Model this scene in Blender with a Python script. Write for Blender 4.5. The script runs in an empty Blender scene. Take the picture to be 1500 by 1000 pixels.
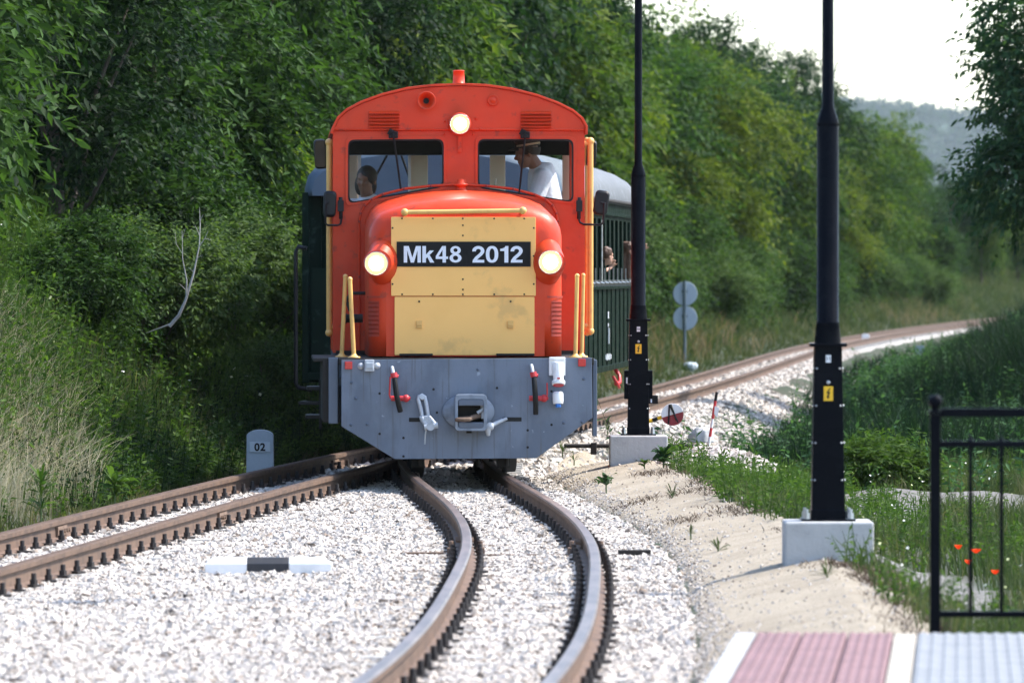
import bpy, bmesh, math, random
import numpy as np
from mathutils import Vector, Matrix
from mathutils.geometry import tessellate_polygon
R = math.radians
S = bpy.context.scene
COL = S.collection

# ------------------------------------------------------------------ camera, sky, sun, exposure
EYE = 1.58
cd = bpy.data.cameras.new("camera"); CAM = bpy.data.objects.new("camera", cd); COL.objects.link(CAM)
cd.sensor_width = 36; cd.lens = 240; cd.clip_start = 0.5; cd.clip_end = 9000
CAM.location = (0, 0, EYE); CAM.rotation_euler = (R(90) - math.atan(0.01), 0, 0)
cd.dof.use_dof = True; cd.dof.focus_distance = 53.8; cd.dof.aperture_fstop = 6.5
S.camera = CAM

SUN_EL, SUN_AZ = R(53), R(74)             # azimuth clockwise from the view direction
W = bpy.data.worlds.new("World"); S.world = W; W.use_nodes = True
wn = W.node_tree.nodes; wl = W.node_tree.links
sky = wn.new("ShaderNodeTexSky"); sky.sky_type = 'NISHITA'; sky.sun_disc = False
sky.sun_elevation = SUN_EL; sky.sun_rotation = SUN_AZ; sky.dust_density = 1.2; sky.air_density = 1.0; sky.ozone_density = 1.0
wl.new(sky.outputs[0], wn["Background"].inputs[0]); wn["Background"].inputs[1].default_value = 0.145
sl = bpy.data.lights.new("sun", 'SUN'); SUN = bpy.data.objects.new("sun", sl); COL.objects.link(SUN)
sl.energy = 2.7; sl.angle = R(0.6); sl.color = (1.0, 0.945, 0.86)
sd = Vector((math.sin(SUN_AZ) * math.cos(SUN_EL), math.cos(SUN_AZ) * math.cos(SUN_EL), math.sin(SUN_EL)))
SUN.rotation_euler = sd.to_track_quat('Z', 'Y').to_euler()
S.view_settings.view_transform = 'Standard'; S.view_settings.look = 'None'
S.view_settings.gamma = 1; S.view_settings.exposure = 1.74
S.cycles.use_denoising = True
S.cycles.max_bounces = 7; S.cycles.diffuse_bounces = 3; S.cycles.glossy_bounces = 3
S.cycles.transmission_bounces = 4; S.cycles.transparent_max_bounces = 12; S.cycles.volume_bounces = 1
S.cycles.caustics_reflective = False; S.cycles.caustics_refractive = False
S.cycles.sample_clamp_indirect = 6

# ------------------------------------------------------------------ helpers
def P(px, py, Y):
    """point of the place seen at photo pixel px,py when it stands Y metres away"""
    return ((px - 750) / 1e4 * Y, Y, EYE - (py - 400) / 1e4 * Y)

def tag(o, label=None, cat=None, group=None, kind=None):
    if label: o['label'] = label
    if cat: o['category'] = cat
    if group: o['group'] = group
    if kind: o['kind'] = kind
    return o

def thing(name, label, cat, loc=(0, 0, 0), rz=0, group=None):
    o = bpy.data.objects.new(name, None); COL.objects.link(o)
    o.location = loc; o.rotation_euler = (0, 0, rz); o.empty_display_size = .2
    return tag(o, label, cat, group)

def link(name, me, parent=None, loc=None):
    o = bpy.data.objects.new(name, me); COL.objects.link(o)
    if parent: o.parent = parent
    if loc: o.location = loc
    return o

def kids(o): return [c for c in o.children]

def copy_tree(o, parent=None):
    c = o.copy(); COL.objects.link(c)
    if parent: c.parent = parent
    for ch in kids(o): copy_tree(ch, c)
    return c

def np_mesh(name, v, faces, mat=None, smooth=False):
    """v (n,3); faces: list of int arrays (m,k)"""
    me = bpy.data.meshes.new(name)
    v = np.asarray(v, np.float32)
    me.vertices.add(len(v)); me.vertices.foreach_set("co", v.ravel())
    li, st, tot = [], [], []; s = 0
    for f in faces:
        f = np.asarray(f, np.int32); m, k = f.shape
        li.append(f.ravel()); st.append(s + np.arange(m) * k); tot.append(np.full(m, k)); s += m * k
    li = np.concatenate(li); st = np.concatenate(st).astype(np.int32); tot = np.concatenate(tot).astype(np.int32)
    me.loops.add(len(li)); me.loops.foreach_set("vertex_index", li.astype(np.int32))
    me.polygons.add(len(st)); me.polygons.foreach_set("loop_start", st); me.polygons.foreach_set("loop_total", tot)
    me.polygons.foreach_set("use_smooth", np.full(len(st), smooth, bool))
    me.update(calc_edges=True); me.validate()
    if mat: me.materials.append(mat)
    return me

def frame_of(d):
    d = Vector(d).normalized()
    a = Vector((0, 0, 1)) if abs(d.z) < .9 else Vector((1, 0, 0))
    x = d.cross(a).normalized(); return x, d.cross(x).normalized(), d

class MB:
    def __init__(self): self.v = []; self.f = []; self.s = []; self.k = []; self.m = 0
    def add(self, vs, fs, smooth=False):
        b = len(self.v); self.v += [tuple(p) for p in vs]
        for f in fs: self.f.append([i + b for i in f]); self.s.append(smooth); self.k.append(self.m)
        return self
    def box(self, c, s, rot=None):
        x, y, z = s[0] / 2, s[1] / 2, s[2] / 2
        vs = [Vector(p) for p in ((-x,-y,-z),(x,-y,-z),(x,y,-z),(-x,y,-z),(-x,-y,z),(x,-y,z),(x,y,z),(-x,y,z))]
        if rot is not None: vs = [rot @ p for p in vs]
        c = Vector(c)
        return self.add([p + c for p in vs], [(0,3,2,1),(4,5,6,7),(0,1,5,4),(1,2,6,5),(2,3,7,6),(3,0,4,7)])
    def rings(self, rings, caps=True, smooth=True, closed=True):
        n = len(rings[0]); vs = [p for r in rings for p in r]; fs = []
        for i in range(len(rings) - 1):
            for j in range(n if closed else n - 1):
                k = (j + 1) % n; fs.append((i*n+j, i*n+k, (i+1)*n+k, (i+1)*n+j))
        self.add(vs, fs, smooth)
        if caps:
            self.add(rings[0], [list(range(n))[::-1]]); self.add(rings[-1], [list(range(n))])
        return self
    def cyl(self, p0, p1, r0, r1=None, n=14, caps=True, smooth=True):
        r1 = r0 if r1 is None else r1
        return self.lathe([(r0, 0), (r1, (Vector(p1) - Vector(p0)).length)], p0, Vector(p1) - Vector(p0), n, caps, smooth)
    def lathe(self, prof, o, d, n=18, caps=True, smooth=True):
        x, y, z = frame_of(d); o = Vector(o); rs = []
        for r, t in prof:
            rs.append([o + z*t + (x*math.cos(a) + y*math.sin(a))*r for a in [2*math.pi*i/n for i in range(n)]])
        return self.rings(rs, caps, smooth)
    def tube(self, pts, r, n=8):
        pts = [Vector(p) for p in pts]; rs = []; px = None
        for i, p in enumerate(pts):
            d = (pts[min(i+1, len(pts)-1)] - pts[max(i-1, 0)]).normalized()
            if px is None: px, _, _ = frame_of(d)
            px = (px - d * px.dot(d)).normalized(); py = d.cross(px)
            rr = r[i] if isinstance(r, (list, tuple)) else r
            rs.append([p + (px*math.cos(a) + py*math.sin(a))*rr for a in [2*math.pi*k/n for k in range(n)]])
        return self.rings(rs)
    def sph(self, c, r, n=14, m=9):
        if not isinstance(r, (tuple, list)): r = (r, r, r)
        rs = []
        for i in range(m + 1):
            t = math.pi * i / m; t = min(max(t, .02), math.pi - .02)
            rs.append([(c[0] + r[0]*math.sin(t)*math.cos(a), c[1] + r[1]*math.sin(t)*math.sin(a), c[2] - r[2]*math.cos(t)) for a in [2*math.pi*k/n for k in range(n)]])
        return self.rings(rs)
    def prism(self, loops, y0, y1):
        """polygon with holes in (x,z), extruded along y from y0 (front) to y1"""
        def area(l): return sum(l[i][0]*l[(i+1)%len(l)][1] - l[(i+1)%len(l)][0]*l[i][1] for i in range(len(l)))
        ls = [list(loops[0]) if area(loops[0]) > 0 else list(loops[0])[::-1]]
        ls += [list(l) if area(l) < 0 else list(l)[::-1] for l in loops[1:]]
        tri = tessellate_polygon([[Vector((p[0], p[1], 0)) for p in l] for l in ls])
        flat = [p for l in ls for p in l]; fr = []; bk = []
        for t in tri:
            a = [flat[i] for i in t]
            if area(a) < 0: t = t[::-1]
            fr.append(t); bk.append(t[::-1])
        self.add([(p[0], y0, p[1]) for p in flat], fr); self.add([(p[0], y1, p[1]) for p in flat], bk)
        for l in ls:
            n = len(l)
            self.add([(p[0], y0, p[1]) for p in l] + [(p[0], y1, p[1]) for p in l], [(i, i+n, (i+1)%n+n, (i+1)%n) for i in range(n)])
        return self
    def mesh(self, name, mats):
        me = bpy.data.meshes.new(name); me.from_pydata([tuple(p) for p in self.v], [], self.f)
        me.polygons.foreach_set("use_smooth", self.s); me.polygons.foreach_set("material_index", self.k)
        for m in (mats if isinstance(mats, (list, tuple)) else [mats]): me.materials.append(m)
        me.update(); return me
    def build(self, name, mats, parent=None, bevel=0, loc=None, seg=2):
        o = link(name, self.mesh(name, mats), parent, loc)
        if bevel:
            # weld the shells first so that the edges of boxes are real edges
            w = o.modifiers.new("weld", 'WELD'); w.merge_threshold = 1e-5
            b = o.modifiers.new("bevel", 'BEVEL'); b.width = bevel; b.segments = seg; b.limit_method = 'ANGLE'; b.angle_limit = R(40); b.harden_normals = False
        return o

def rrect(x0, x1, z0, z1, r, n=5):
    pts = []
    for cx, cz, a0 in ((x1-r, z1-r, 0), (x0+r, z1-r, 90), (x0+r, z0+r, 180), (x1-r, z0+r, 270)):
        for i in range(n + 1):
            a = R(a0 + 90*i/n); pts.append((cx + r*math.cos(a), cz + r*math.sin(a)))
    return pts

def rpoly(pts, r, n=5):
    """polygon with every corner rounded by r"""
    out = []; m = len(pts)
    for i in range(m):
        p = Vector(pts[i]); a = (Vector(pts[i-1]) - p); b = (Vector(pts[(i+1) % m]) - p)
        q = min(r, a.length*.45, b.length*.45); a = p + a.normalized()*q; b = p + b.normalized()*q
        for k in range(n + 1):
            t = k/n; c = a*(1-t)**2 + p*2*t*(1-t) + b*t*t; out.append((c.x, c.y))
    return out

def text_mesh(body, height, extrude, bold, mat, spacing=1.0):
    cu = bpy.data.curves.new("lettering", 'FONT'); cu.body = body; cu.size = 1; cu.offset = bold; cu.extrude = 0
    cu.align_x = 'CENTER'; cu.align_y = 'BOTTOM_BASELINE'; cu.space_character = spacing; cu.resolution_u = 6
    o = bpy.data.objects.new("lettering", cu); COL.objects.link(o)
    bpy.context.view_layer.update()
    me = bpy.data.meshes.new_from_object(o.evaluated_get(bpy.context.evaluated_depsgraph_get()))
    bpy.data.objects.remove(o); bpy.data.curves.remove(cu)
    v = np.empty(len(me.vertices)*3, np.float32); me.vertices.foreach_get("co", v); v = v.reshape(-1, 3)
    h = v[:, 1].max() - min(0, v[:, 1].min()); w = v[:, 0].max() - v[:, 0].min(); k = height/h
    x = (v[:, 0] - v[:, 0].min() - w/2)*k; z = (v[:, 1] - v[:, 1].min())*k
    v = np.stack([x, np.zeros_like(x), z], 1).astype(np.float32)
    me.vertices.foreach_set("co", v.ravel()); me.materials.clear(); me.materials.append(mat); me.update()
    return me, w*k

def lerp(x, xs, ys): return np.interp(x, xs, ys)

def spline(pts):
    x = np.array([p[0] for p in pts], float); y = np.array([p[1] for p in pts], float); n = len(x)
    h = np.diff(x); A = np.zeros((n, n)); b = np.zeros(n); A[0, 0] = A[-1, -1] = 1
    for i in range(1, n-1):
        A[i, i-1] = h[i-1]; A[i, i] = 2*(h[i-1]+h[i]); A[i, i+1] = h[i]
        b[i] = 6*((y[i+1]-y[i])/h[i] - (y[i]-y[i-1])/h[i-1])
    M = np.linalg.solve(A, b)
    def f(q):
        q = np.asarray(q, float); qc = np.clip(q, x[0], x[-1]); i = np.clip(np.searchsorted(x, qc) - 1, 0, n-2)
        t = qc - x[i]; hi = h[i]
        r = y[i] + t*((y[i+1]-y[i])/hi - hi*(2*M[i]+M[i+1])/6) + t*t*M[i]/2 + t**3*(M[i+1]-M[i])/(6*hi)
        se = (y[-1]-y[-2])/h[-1]; ss = (y[1]-y[0])/h[0]
        return r + np.maximum(q - x[-1], 0)*se + np.minimum(q - x[0], 0)*ss
    return f

def vnoise(x, y, seed=0):
    """smooth value noise"""
    x = np.asarray(x, float); y = np.asarray(y, float)
    xi = np.floor(x).astype(np.int64); yi = np.floor(y).astype(np.int64); fx = x - xi; fy = y - yi
    fx = fx*fx*(3-2*fx); fy = fy*fy*(3-2*fy)
    def h(a, b):
        n = (a*374761393 + b*668265263 + seed*982451653) & 0x7fffffff
        n = ((n ^ (n >> 13)) * 1274126177) & 0x7fffffff
        return ((n ^ (n >> 16)) & 0xffff)/65535.0
    return (h(xi, yi)*(1-fx) + h(xi+1, yi)*fx)*(1-fy) + (h(xi, yi+1)*(1-fx) + h(xi+1, yi+1)*fx)*fy

def fbm(x, y, seed=0, o=3):
    return sum(vnoise(x*2**i, y*2**i, seed+i)/2**i for i in range(o))/sum(1/2**i for i in range(o))

# ------------------------------------------------------------------ materials
def nmat(name):
    m = bpy.data.materials.new(name); m.use_nodes = True
    nt = m.node_tree; return m, nt.nodes, nt.links, nt.nodes["Principled BSDF"]

def rgba(c): return (c[0], c[1], c[2], 1)

def mixc(N, L, fac, a, b, mode='MIX'):
    n = N.new("ShaderNodeMix"); n.data_type = 'RGBA'; n.blend_type = mode; n.clamp_factor = True
    for s, v in ((n.inputs[0], fac), (n.inputs[6], a), (n.inputs[7], b)):
        if isinstance(v, bpy.types.NodeSocket): L.new(v, s)
        elif isinstance(v, (int, float)): s.default_value = v
        else: s.default_value = rgba(v)
    return n.outputs[2]

def noise(N, L, scale, detail=4, stretch=None, coord='Object', rough=.55):
    tc = N.new("ShaderNodeTexCoord"); mp = N.new("ShaderNodeMapping"); L.new(tc.outputs[coord], mp.inputs[0])
    if stretch: mp.inputs['Scale'].default_value = stretch
    n = N.new("ShaderNodeTexNoise"); n.inputs['Scale'].default_value = scale; n.inputs['Detail'].default_value = detail
    n.inputs['Roughness'].default_value = rough; L.new(mp.outputs[0], n.inputs['Vector']); return n.outputs[0]

def ramp(N, L, src, a, b):
    r = N.new("ShaderNodeMapRange"); r.inputs[1].default_value = a; r.inputs[2].default_value = b
    r.interpolation_type = 'SMOOTHSTEP'; L.new(src, r.inputs[0]); return r.outputs[0]

def bump(N, L, B, src, strength, dist=.01):
    b = N.new("ShaderNodeBump"); b.inputs['Strength'].default_value = strength; b.inputs['Distance'].default_value = dist
    L.new(src, b.inputs['Height']); L.new(b.outputs[0], B.inputs['Normal']); return b

def paint(name, col, col2=None, rough=.4, metal=0, nscale=6, amt=(.45, .75), bscale=4, bstr=.0, bdist=.01, stretch=None, spec=.5, coat=0, fine=None):
    m, N, L, B = nmat(name)
    c = None
    if col2:
        f = ramp(N, L, noise(N, L, nscale, 5, stretch), *amt); c = mixc(N, L, f, col, col2)
    if fine:                               # fine dirt specks
        f = ramp(N, L, noise(N, L, fine[1], 6), .58, .72); c = mixc(N, L, f, c if c else col, fine[0])
    if c: L.new(c, B.inputs['Base Color'])
    else: B.inputs['Base Color'].default_value = rgba(col)
    r = N.new("ShaderNodeMapRange"); L.new(noise(N, L, 9, 4), r.inputs[0]); r.inputs[1].default_value = .3; r.inputs[2].default_value = .7
    r.inputs[3].default_value = max(rough - .1, .03); r.inputs[4].default_value = min(rough + .12, 1); L.new(r.outputs[0], B.inputs['Roughness'])
    B.inputs['Metallic'].default_value = metal; B.inputs['Specular IOR Level'].default_value = spec
    B.inputs['Coat Weight'].default_value = coat; B.inputs['Coat Roughness'].default_value = .15
    if bstr: bump(N, L, B, noise(N, L, bscale, 3), bstr, bdist)
    return m

def leaf_mat(name, a, b, trans=.45, c=None, rough=.55, tint=(1.08, 1.2, .55)):
    m, N, L, B = nmat(name)
    g = N.new("ShaderNodeNewGeometry")
    col = mixc(N, L, g.outputs['Random Per Island'], a, b)
    if c is not None:
        col = mixc(N, L, ramp(N, L, noise(N, L, .9, 2), .5, .68), col, c)
    L.new(col, B.inputs['Base Color']); B.inputs['Roughness'].default_value = rough; B.inputs['Specular IOR Level'].default_value = .07
    t = N.new("ShaderNodeBsdfTranslucent")
    tc = mixc(N, L, 1.0, col, tint, 'MULTIPLY'); L.new(tc, t.inputs[0])
    mx = N.new("ShaderNodeMixShader"); mx.inputs[0].default_value = trans
    L.new(B.outputs[0], mx.inputs[1]); L.new(t.outputs[0], mx.inputs[2]); L.new(mx.outputs[0], N["Material Output"].inputs[0])
    return m

def emit(name, col, st):
    m, N, L, B = nmat(name); B.inputs['Base Color'].default_value = rgba(col)
    B.inputs['Emission Color'].default_value = rgba(col); B.inputs['Emission Strength'].default_value = st; return m

M = {}
M['red'] = paint('red_paint', (.60, .046, .009), (.51, .037, .008), .42, nscale=3, bscale=4.5, bstr=.34, bdist=.02, coat=.05, spec=.3, fine=((.36, .038, .016), 11))
M['darkred'] = paint('dark_red_grille', (.35, .035, .018), (.24, .025, .015), .5, nscale=20)
M['yellow'] = paint('cream_yellow_paint', (.95, .525, .160), (.91, .495, .145), .42, nscale=2.5, bscale=3.2, bstr=.12, bdist=.02, coat=.05, spec=.3, fine=((.76, .43, .14), 5))
M['rail_yellow'] = paint('handrail_yellow', (.74, .42, .12), (.60, .33, .10), .38, nscale=14)
M['grey'] = paint('grey_paint', (.085, .108, .15), (.07, .09, .125), .5, nscale=3, bscale=16, bstr=.25, bdist=.006, stretch=(1, 1, .35))
def beam_mat():
    m, N, L, B = nmat('beam_grey_paint')
    c = mixc(N, L, ramp(N, L, noise(N, L, 3.2, 6, (1, 1, .6)), .42, .62), (.128, .157, .210), (.088, .112, .156))
    st = ramp(N, L, noise(N, L, 3.0, 4, (13, 1, .6)), .56, .72)          # run-off stains, stretched down the plate
    c = mixc(N, L, st, c, (.082, .090, .105))
    pt = ramp(N, L, noise(N, L, 16, 6), .66, .72); c = mixc(N, L, pt, c, (.24, .28, .34))
    rs = ramp(N, L, noise(N, L, 24, 6), .68, .76); c = mixc(N, L, rs, c, (.11, .075, .06))
    L.new(c, B.inputs['Base Color']); B.inputs['Roughness'].default_value = .48
    bump(N, L, B, noise(N, L, 11, 5), .35, .008); return m
M['beam'] = beam_mat()
M['greyworn'] = paint('worn_grey_paint', (.19, .225, .28), (.115, .14, .18), .5, nscale=12, bscale=20, bstr=.4)
M['greylight'] = paint('light_grey_paint', (.42, .45, .49), (.30, .33, .37), .45, nscale=14)
M['black'] = paint('black_paint', (.009, .0095, .011), (.014, .014, .015), .4, nscale=8, spec=.25)
M['rubber'] = paint('black_rubber', (.008, .008, .008), None, .55, spec=.25)
M['frame'] = paint('dark_underframe', (.014, .0125, .011), (.028, .021, .016), .8, nscale=9, bstr=.3, bscale=20)
M['brakered'] = paint('brake_red', (.52, .030, .035), (.33, .03, .03), .42, nscale=18)
M['white'] = paint('white_plastic', (.78, .79, .80), (.66, .67, .68), .4, nscale=12)
M['blue'] = paint('blue_plastic', (.02, .16, .52), None, .35)
M['redlens'] = paint('red_reflector', (.50, .008, .010), None, .2, coat=.5)
M['plateblack'] = paint('number_plate_black', (.006, .006, .0065), None, .5, spec=.2)
M['lettering'] = paint('white_lettering', (.72, .75, .82), (.66, .69, .76), .45, nscale=30)
M['cream'] = paint('cream_interior', (.72, .63, .47), (.64, .56, .41), .55, nscale=5)
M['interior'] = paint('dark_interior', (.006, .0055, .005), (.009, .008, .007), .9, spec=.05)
M['steel'] = paint('worn_steel', (.40, .40, .40), (.25, .24, .23), .35, 1, nscale=18)
M['rusty'] = paint('rusty_iron', (.17, .11, .075), (.09, .058, .04), .8, nscale=15, bstr=.4, bscale=30)
M['lens_edge'] = emit('lamp_edge_light', (1.0, .58, .24), .55)
M['lens'] = emit('lamp_light', (1.0, .86, .62), 26)
M['toplens'] = emit('top_lamp_light', (1.0, .95, .86), 26)
M['filament'] = emit('bulb_light', (1.0, .55, .18), 4)
M['mirror'] = paint('mirror_glass', (.022, .02, .022), None, .06, 1)
M['green'] = paint('coach_green', (.0045, .012, .008), (.008, .017, .0115), .5, nscale=3, bscale=4, bstr=.15, bdist=.01, spec=.03, fine=((.03, .05, .04), 9))
M['roofgrey'] = paint('coach_roof_grey', (.105, .115, .125), (.075, .085, .097), .7, nscale=2.5, stretch=(1, 2.5, 1), fine=((.24, .26, .28), 6))
M['roofblue'] = paint('coach_roof_end', (.060, .092, .130), (.046, .072, .104), .6, nscale=3)
M['void'] = paint('coach_interior', (.012, .012, .012), None, .9)
M['postblack'] = paint('lamp_post_black', (.004, .005, .0075), (.006, .007, .010), .26, nscale=3, bscale=60, bstr=.05, spec=.03)
M['concrete'] = paint('pale_concrete', (.40, .40, .395), (.32, .32, .315), .85, nscale=4, bscale=30, bstr=.5, bdist=.01, fine=((.22, .215, .20), 7))
M['concretedark'] = paint('weathered_concrete', (.36, .35, .33), (.27, .26, .25), .9, nscale=9, bscale=40, bstr=.4)
M['stone'] = paint('painted_stone', (.42, .49, .55), (.35, .41, .46), .7, nscale=6, bscale=30, bstr=.3)
M['stonewhite'] = paint('white_painted_concrete', (.80, .80, .80), (.72, .72, .71), .7, nscale=6, bscale=30, bstr=.2)
M['stoneblack'] = paint('black_painted_concrete', (.016, .018, .024), (.03, .03, .034), .6, nscale=18)
M['signyellow'] = paint('warning_yellow', (.80, .46, .008), None, .4)
M['discgrey'] = paint('disc_back_grey', (.43, .50, .57), (.38, .45, .52), .5)
M['postgrey'] = paint('grey_sign_post', (.11, .15, .17), None, .5)
M['weightred'] = paint('weight_red', (.26, .020, .028), (.20, .02, .025), .5, nscale=14)
M['bark'] = paint('bark', (.075, .058, .043), (.045, .036, .028), .9, nscale=10, stretch=(1, 1, .25), bscale=22, bstr=.6, bdist=.03)
M['deadwood'] = paint('bleached_wood', (.36, .345, .31), (.22, .21, .19), .8, nscale=12)
M['stem'] = paint('plant_stem', (.06, .10, .03), None, .7)
M['twig'] = paint('dry_twig', (.085, .055, .033), (.05, .034, .022), .9, nscale=20)
M['glint'] = paint('bolt_steel', (.45, .47, .49), None, .35, 1)
M['leaf_near'] = leaf_mat('leaf_near', (0.0050, 0.0174, 0.0056), (0.0561, 0.1122, 0.0272), .42)
M['leaf_dark'] = leaf_mat('leaf_dark', (0.0025, 0.0099, 0.0037), (0.0221, 0.0510, 0.0153), .36)  # leaf colour lowered to stand in for deep shade among the foliage
M['leaf_lime'] = leaf_mat('leaf_lime', (0.0465, 0.0837, 0.0062), (0.1445, 0.2040, 0.0170), .48)
M['leaf_mid'] = leaf_mat('leaf_mid', (0.0087, 0.0285, 0.0087), (0.0510, 0.1071, 0.0272), .42)
M['leaf_far'] = leaf_mat('leaf_far', (0.0161, 0.0409, 0.0087), (0.0765, 0.1343, 0.0255), .44, c=(.125, .165, .024))
M['leaf_fardark'] = leaf_mat('leaf_fardark', (0.0050, 0.0186, 0.0068), (0.0272, 0.0612, 0.0204), .36)
M['leaf_teal'] = leaf_mat('leaf_teal', (0.0176, 0.0550, 0.0264), (0.0806, 0.1586, 0.0650), .42)
M['leaf_bush'] = leaf_mat('leaf_bush', (0.0266, 0.0574, 0.0154), (0.1058, 0.1610, 0.0534), .42)
M['leaf_yellow'] = leaf_mat('leaf_yellow', (0.0341, 0.0589, 0.0087), (0.1445, 0.1827, 0.0272), .46)
M['weed'] = leaf_mat('weed_leaf', (0.0238, 0.0574, 0.0112), (0.0874, 0.1472, 0.0313), .44)
M['grass'] = leaf_mat('grass_blade', (0.0252, 0.0448, 0.0168), (0.0846, 0.1122, 0.0478), .40, c=(.150, .142, .080))
M['grassdark'] = leaf_mat('tall_grass_blade', (0.0050, 0.0161, 0.0087), (0.0187, 0.0425, 0.0204), .35)  # shade over the tall grass put into the blade colour
M['straw'] = leaf_mat('straw_blade', (.30, .27, .17), (.46, .42, .30), .3, tint=(1, .97, .8))
M['drygrass'] = leaf_mat('dry_grass_blade', (.20, .15, .08), (.32, .25, .14), .3, tint=(1, .95, .7))
M['petal'] = leaf_mat('white_petal', (.75, .75, .72), (.85, .85, .82), .3)
M['poppy'] = leaf_mat('poppy_petal', (.75, .035, .012), (.82, .07, .02), .35)
M['skin'] = paint('skin', (.47, .27, .19), (.42, .235, .165), .5, nscale=12)
M['skindark'] = paint('tanned_skin', (.27, .135, .085), (.24, .12, .075), .5, nscale=12)
M['hair'] = paint('dark_hair', (.020, .014, .010), (.035, .022, .015), .6, nscale=30, bscale=80, bstr=.6)
M['hairbrown'] = paint('brown_hair', (.075, .035, .018), (.12, .06, .03), .6, nscale=20, bscale=60, bstr=.8)
M['shirt'] = paint('white_shirt', (.72, .72, .76), (.64, .64, .69), .85, nscale=5, bscale=14, bstr=.5, bdist=.02)
M['shirtgrey'] = paint('grey_shirt', (.42, .43, .45), (.36, .37, .39), .85, nscale=5, bscale=14, bstr=.5)
M['trousers'] = paint('dark_trousers', (.04, .045, .06), None, .85)
M['pink'] = paint('pink_shirt', (.50, .16, .17), None, .8)

def rail_mats():
    m, N, L, B = nmat('rail_side_rust')
    c = mixc(N, L, ramp(N, L, noise(N, L, 7, 5), .35, .7), (.140, .084, .054), (.080, .049, .034))
    c = mixc(N, L, ramp(N, L, noise(N, L, 30, 4), .6, .75), c, (.19, .125, .085))
    L.new(c, B.inputs['Base Color']); B.inputs['Roughness'].default_value = .75; B.inputs['Metallic'].default_value = .15
    bump(N, L, B, noise(N, L, 60, 4), .3, .004)
    t, N, L, B = nmat('rail_head_steel')
    c = mixc(N, L, ramp(N, L, noise(N, L, 4, 5, (3, .4, 1)), .35, .65), (.21, .145, .115), (.115, .075, .058))
    L.new(c, B.inputs['Base Color']); B.inputs['Roughness'].default_value = .36; B.inputs['Metallic'].default_value = .75
    return m, t
M['railside'], M['railtop'] = rail_mats()
M['railold'] = paint('dull_rail_head', (.092, .060, .043), (.052, .035, .027), .75, 0, spec=.15, nscale=4, stretch=(3, .4, 1), bscale=50, bstr=.2, bdist=.003)

def stone_mat():
    m, N, L, B = nmat('limestone_chips'); g = N.new("ShaderNodeNewGeometry")
    cr = N.new("ShaderNodeValToRGB"); L.new(g.outputs['Random Per Island'], cr.inputs[0])
    e = cr.color_ramp; e.interpolation = 'LINEAR'
    st = ((0, (.050, .042, .038)), (.05, (.13, .105, .085)), (.11, (.22, .165, .125)), (.18, (.42, .375, .32)), (.40, (.47, .415, .365)), (.75, (.57, .52, .47)), (1, (.46, .43, .40)))
    e.elements[0].position, e.elements[0].color = st[0][0], rgba(st[0][1]); e.elements[1].position, e.elements[1].color = 1, rgba(st[-1][1])
    for p, c in st[1:-1]: q = e.elements.new(p); q.color = rgba(c)
    c = mixc(N, L, ramp(N, L, noise(N, L, 40, 3), .5, .8), cr.outputs[0], (.27, .245, .215)); L.new(c, B.inputs['Base Color'])
    B.inputs['Roughness'].default_value = .85; return m
M['chips'] = stone_mat()

def ballast_mat():
    m, N, L, B = nmat('ballast_limestone')
    tc = N.new("ShaderNodeTexCoord"); v = N.new("ShaderNodeTexVoronoi"); v.inputs['Scale'].default_value = 24; L.new(tc.outputs['Object'], v.inputs['Vector'])
    w = N.new("ShaderNodeSeparateColor"); L.new(v.outputs['Color'], w.inputs[0])
    c = mixc(N, L, w.outputs[0], (.29, .27, .24), (.42, .395, .365))
    c = mixc(N, L, ramp(N, L, w.outputs[1], .82, .95), c, (.16, .13, .10))
    c = mixc(N, L, ramp(N, L, noise(N, L, .8, 3), .45, .75), c, (.23, .22, .205))
    L.new(c, B.inputs['Base Color']); B.inputs['Roughness'].default_value = .9
    bump(N, L, B, v.outputs['Distance'], 1.0, -.03); return m
M['ballast'] = ballast_mat()

def sand_mat():
    m, N, L, B = nmat('crushed_limestone_path')
    c = mixc(N, L, ramp(N, L, noise(N, L, 1.3, 5), .38, .68), (.50, .425, .32), (.41, .34, .25))
    c = mixc(N, L, ramp(N, L, noise(N, L, 38, 5), .56, .70), c, (.24, .19, .135))
    c = mixc(N, L, ramp(N, L, noise(N, L, 60, 3), .62, .72), c, (.48, .44, .38))
    L.new(c, B.inputs['Base Color']); B.inputs['Roughness'].default_value = .95
    bump(N, L, B, noise(N, L, 34, 8, rough=.72), 1.0, .05); return m
M['sand'] = sand_mat()

def ground_mat():
    m, N, L, B = nmat('meadow_soil')
    c = mixc(N, L, ramp(N, L, noise(N, L, .7, 5), .40, .62), (.022, .036, .012), (.042, .042, .024))
    d = mixc(N, L, ramp(N, L, noise(N, L, 14, 5), .42, .62), (.15, .145, .135), (.10, .095, .08))
    tc = N.new("ShaderNodeAttribute"); tc.attribute_name = 'bare'
    c = mixc(N, L, ramp(N, L, tc.outputs['Fac'], .45, .55), c, d)
    L.new(c, B.inputs['Base Color']); B.inputs['Roughness'].default_value = .95
    bump(N, L, B, noise(N, L, 12, 6), .8, .05); return m
M['ground'] = ground_mat()
M['gravelgrey'] = paint('grey_gravel', (.22, .22, .22), (.15, .15, .145), .9, nscale=30, bscale=45, bstr=.8, bdist=.02)

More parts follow.
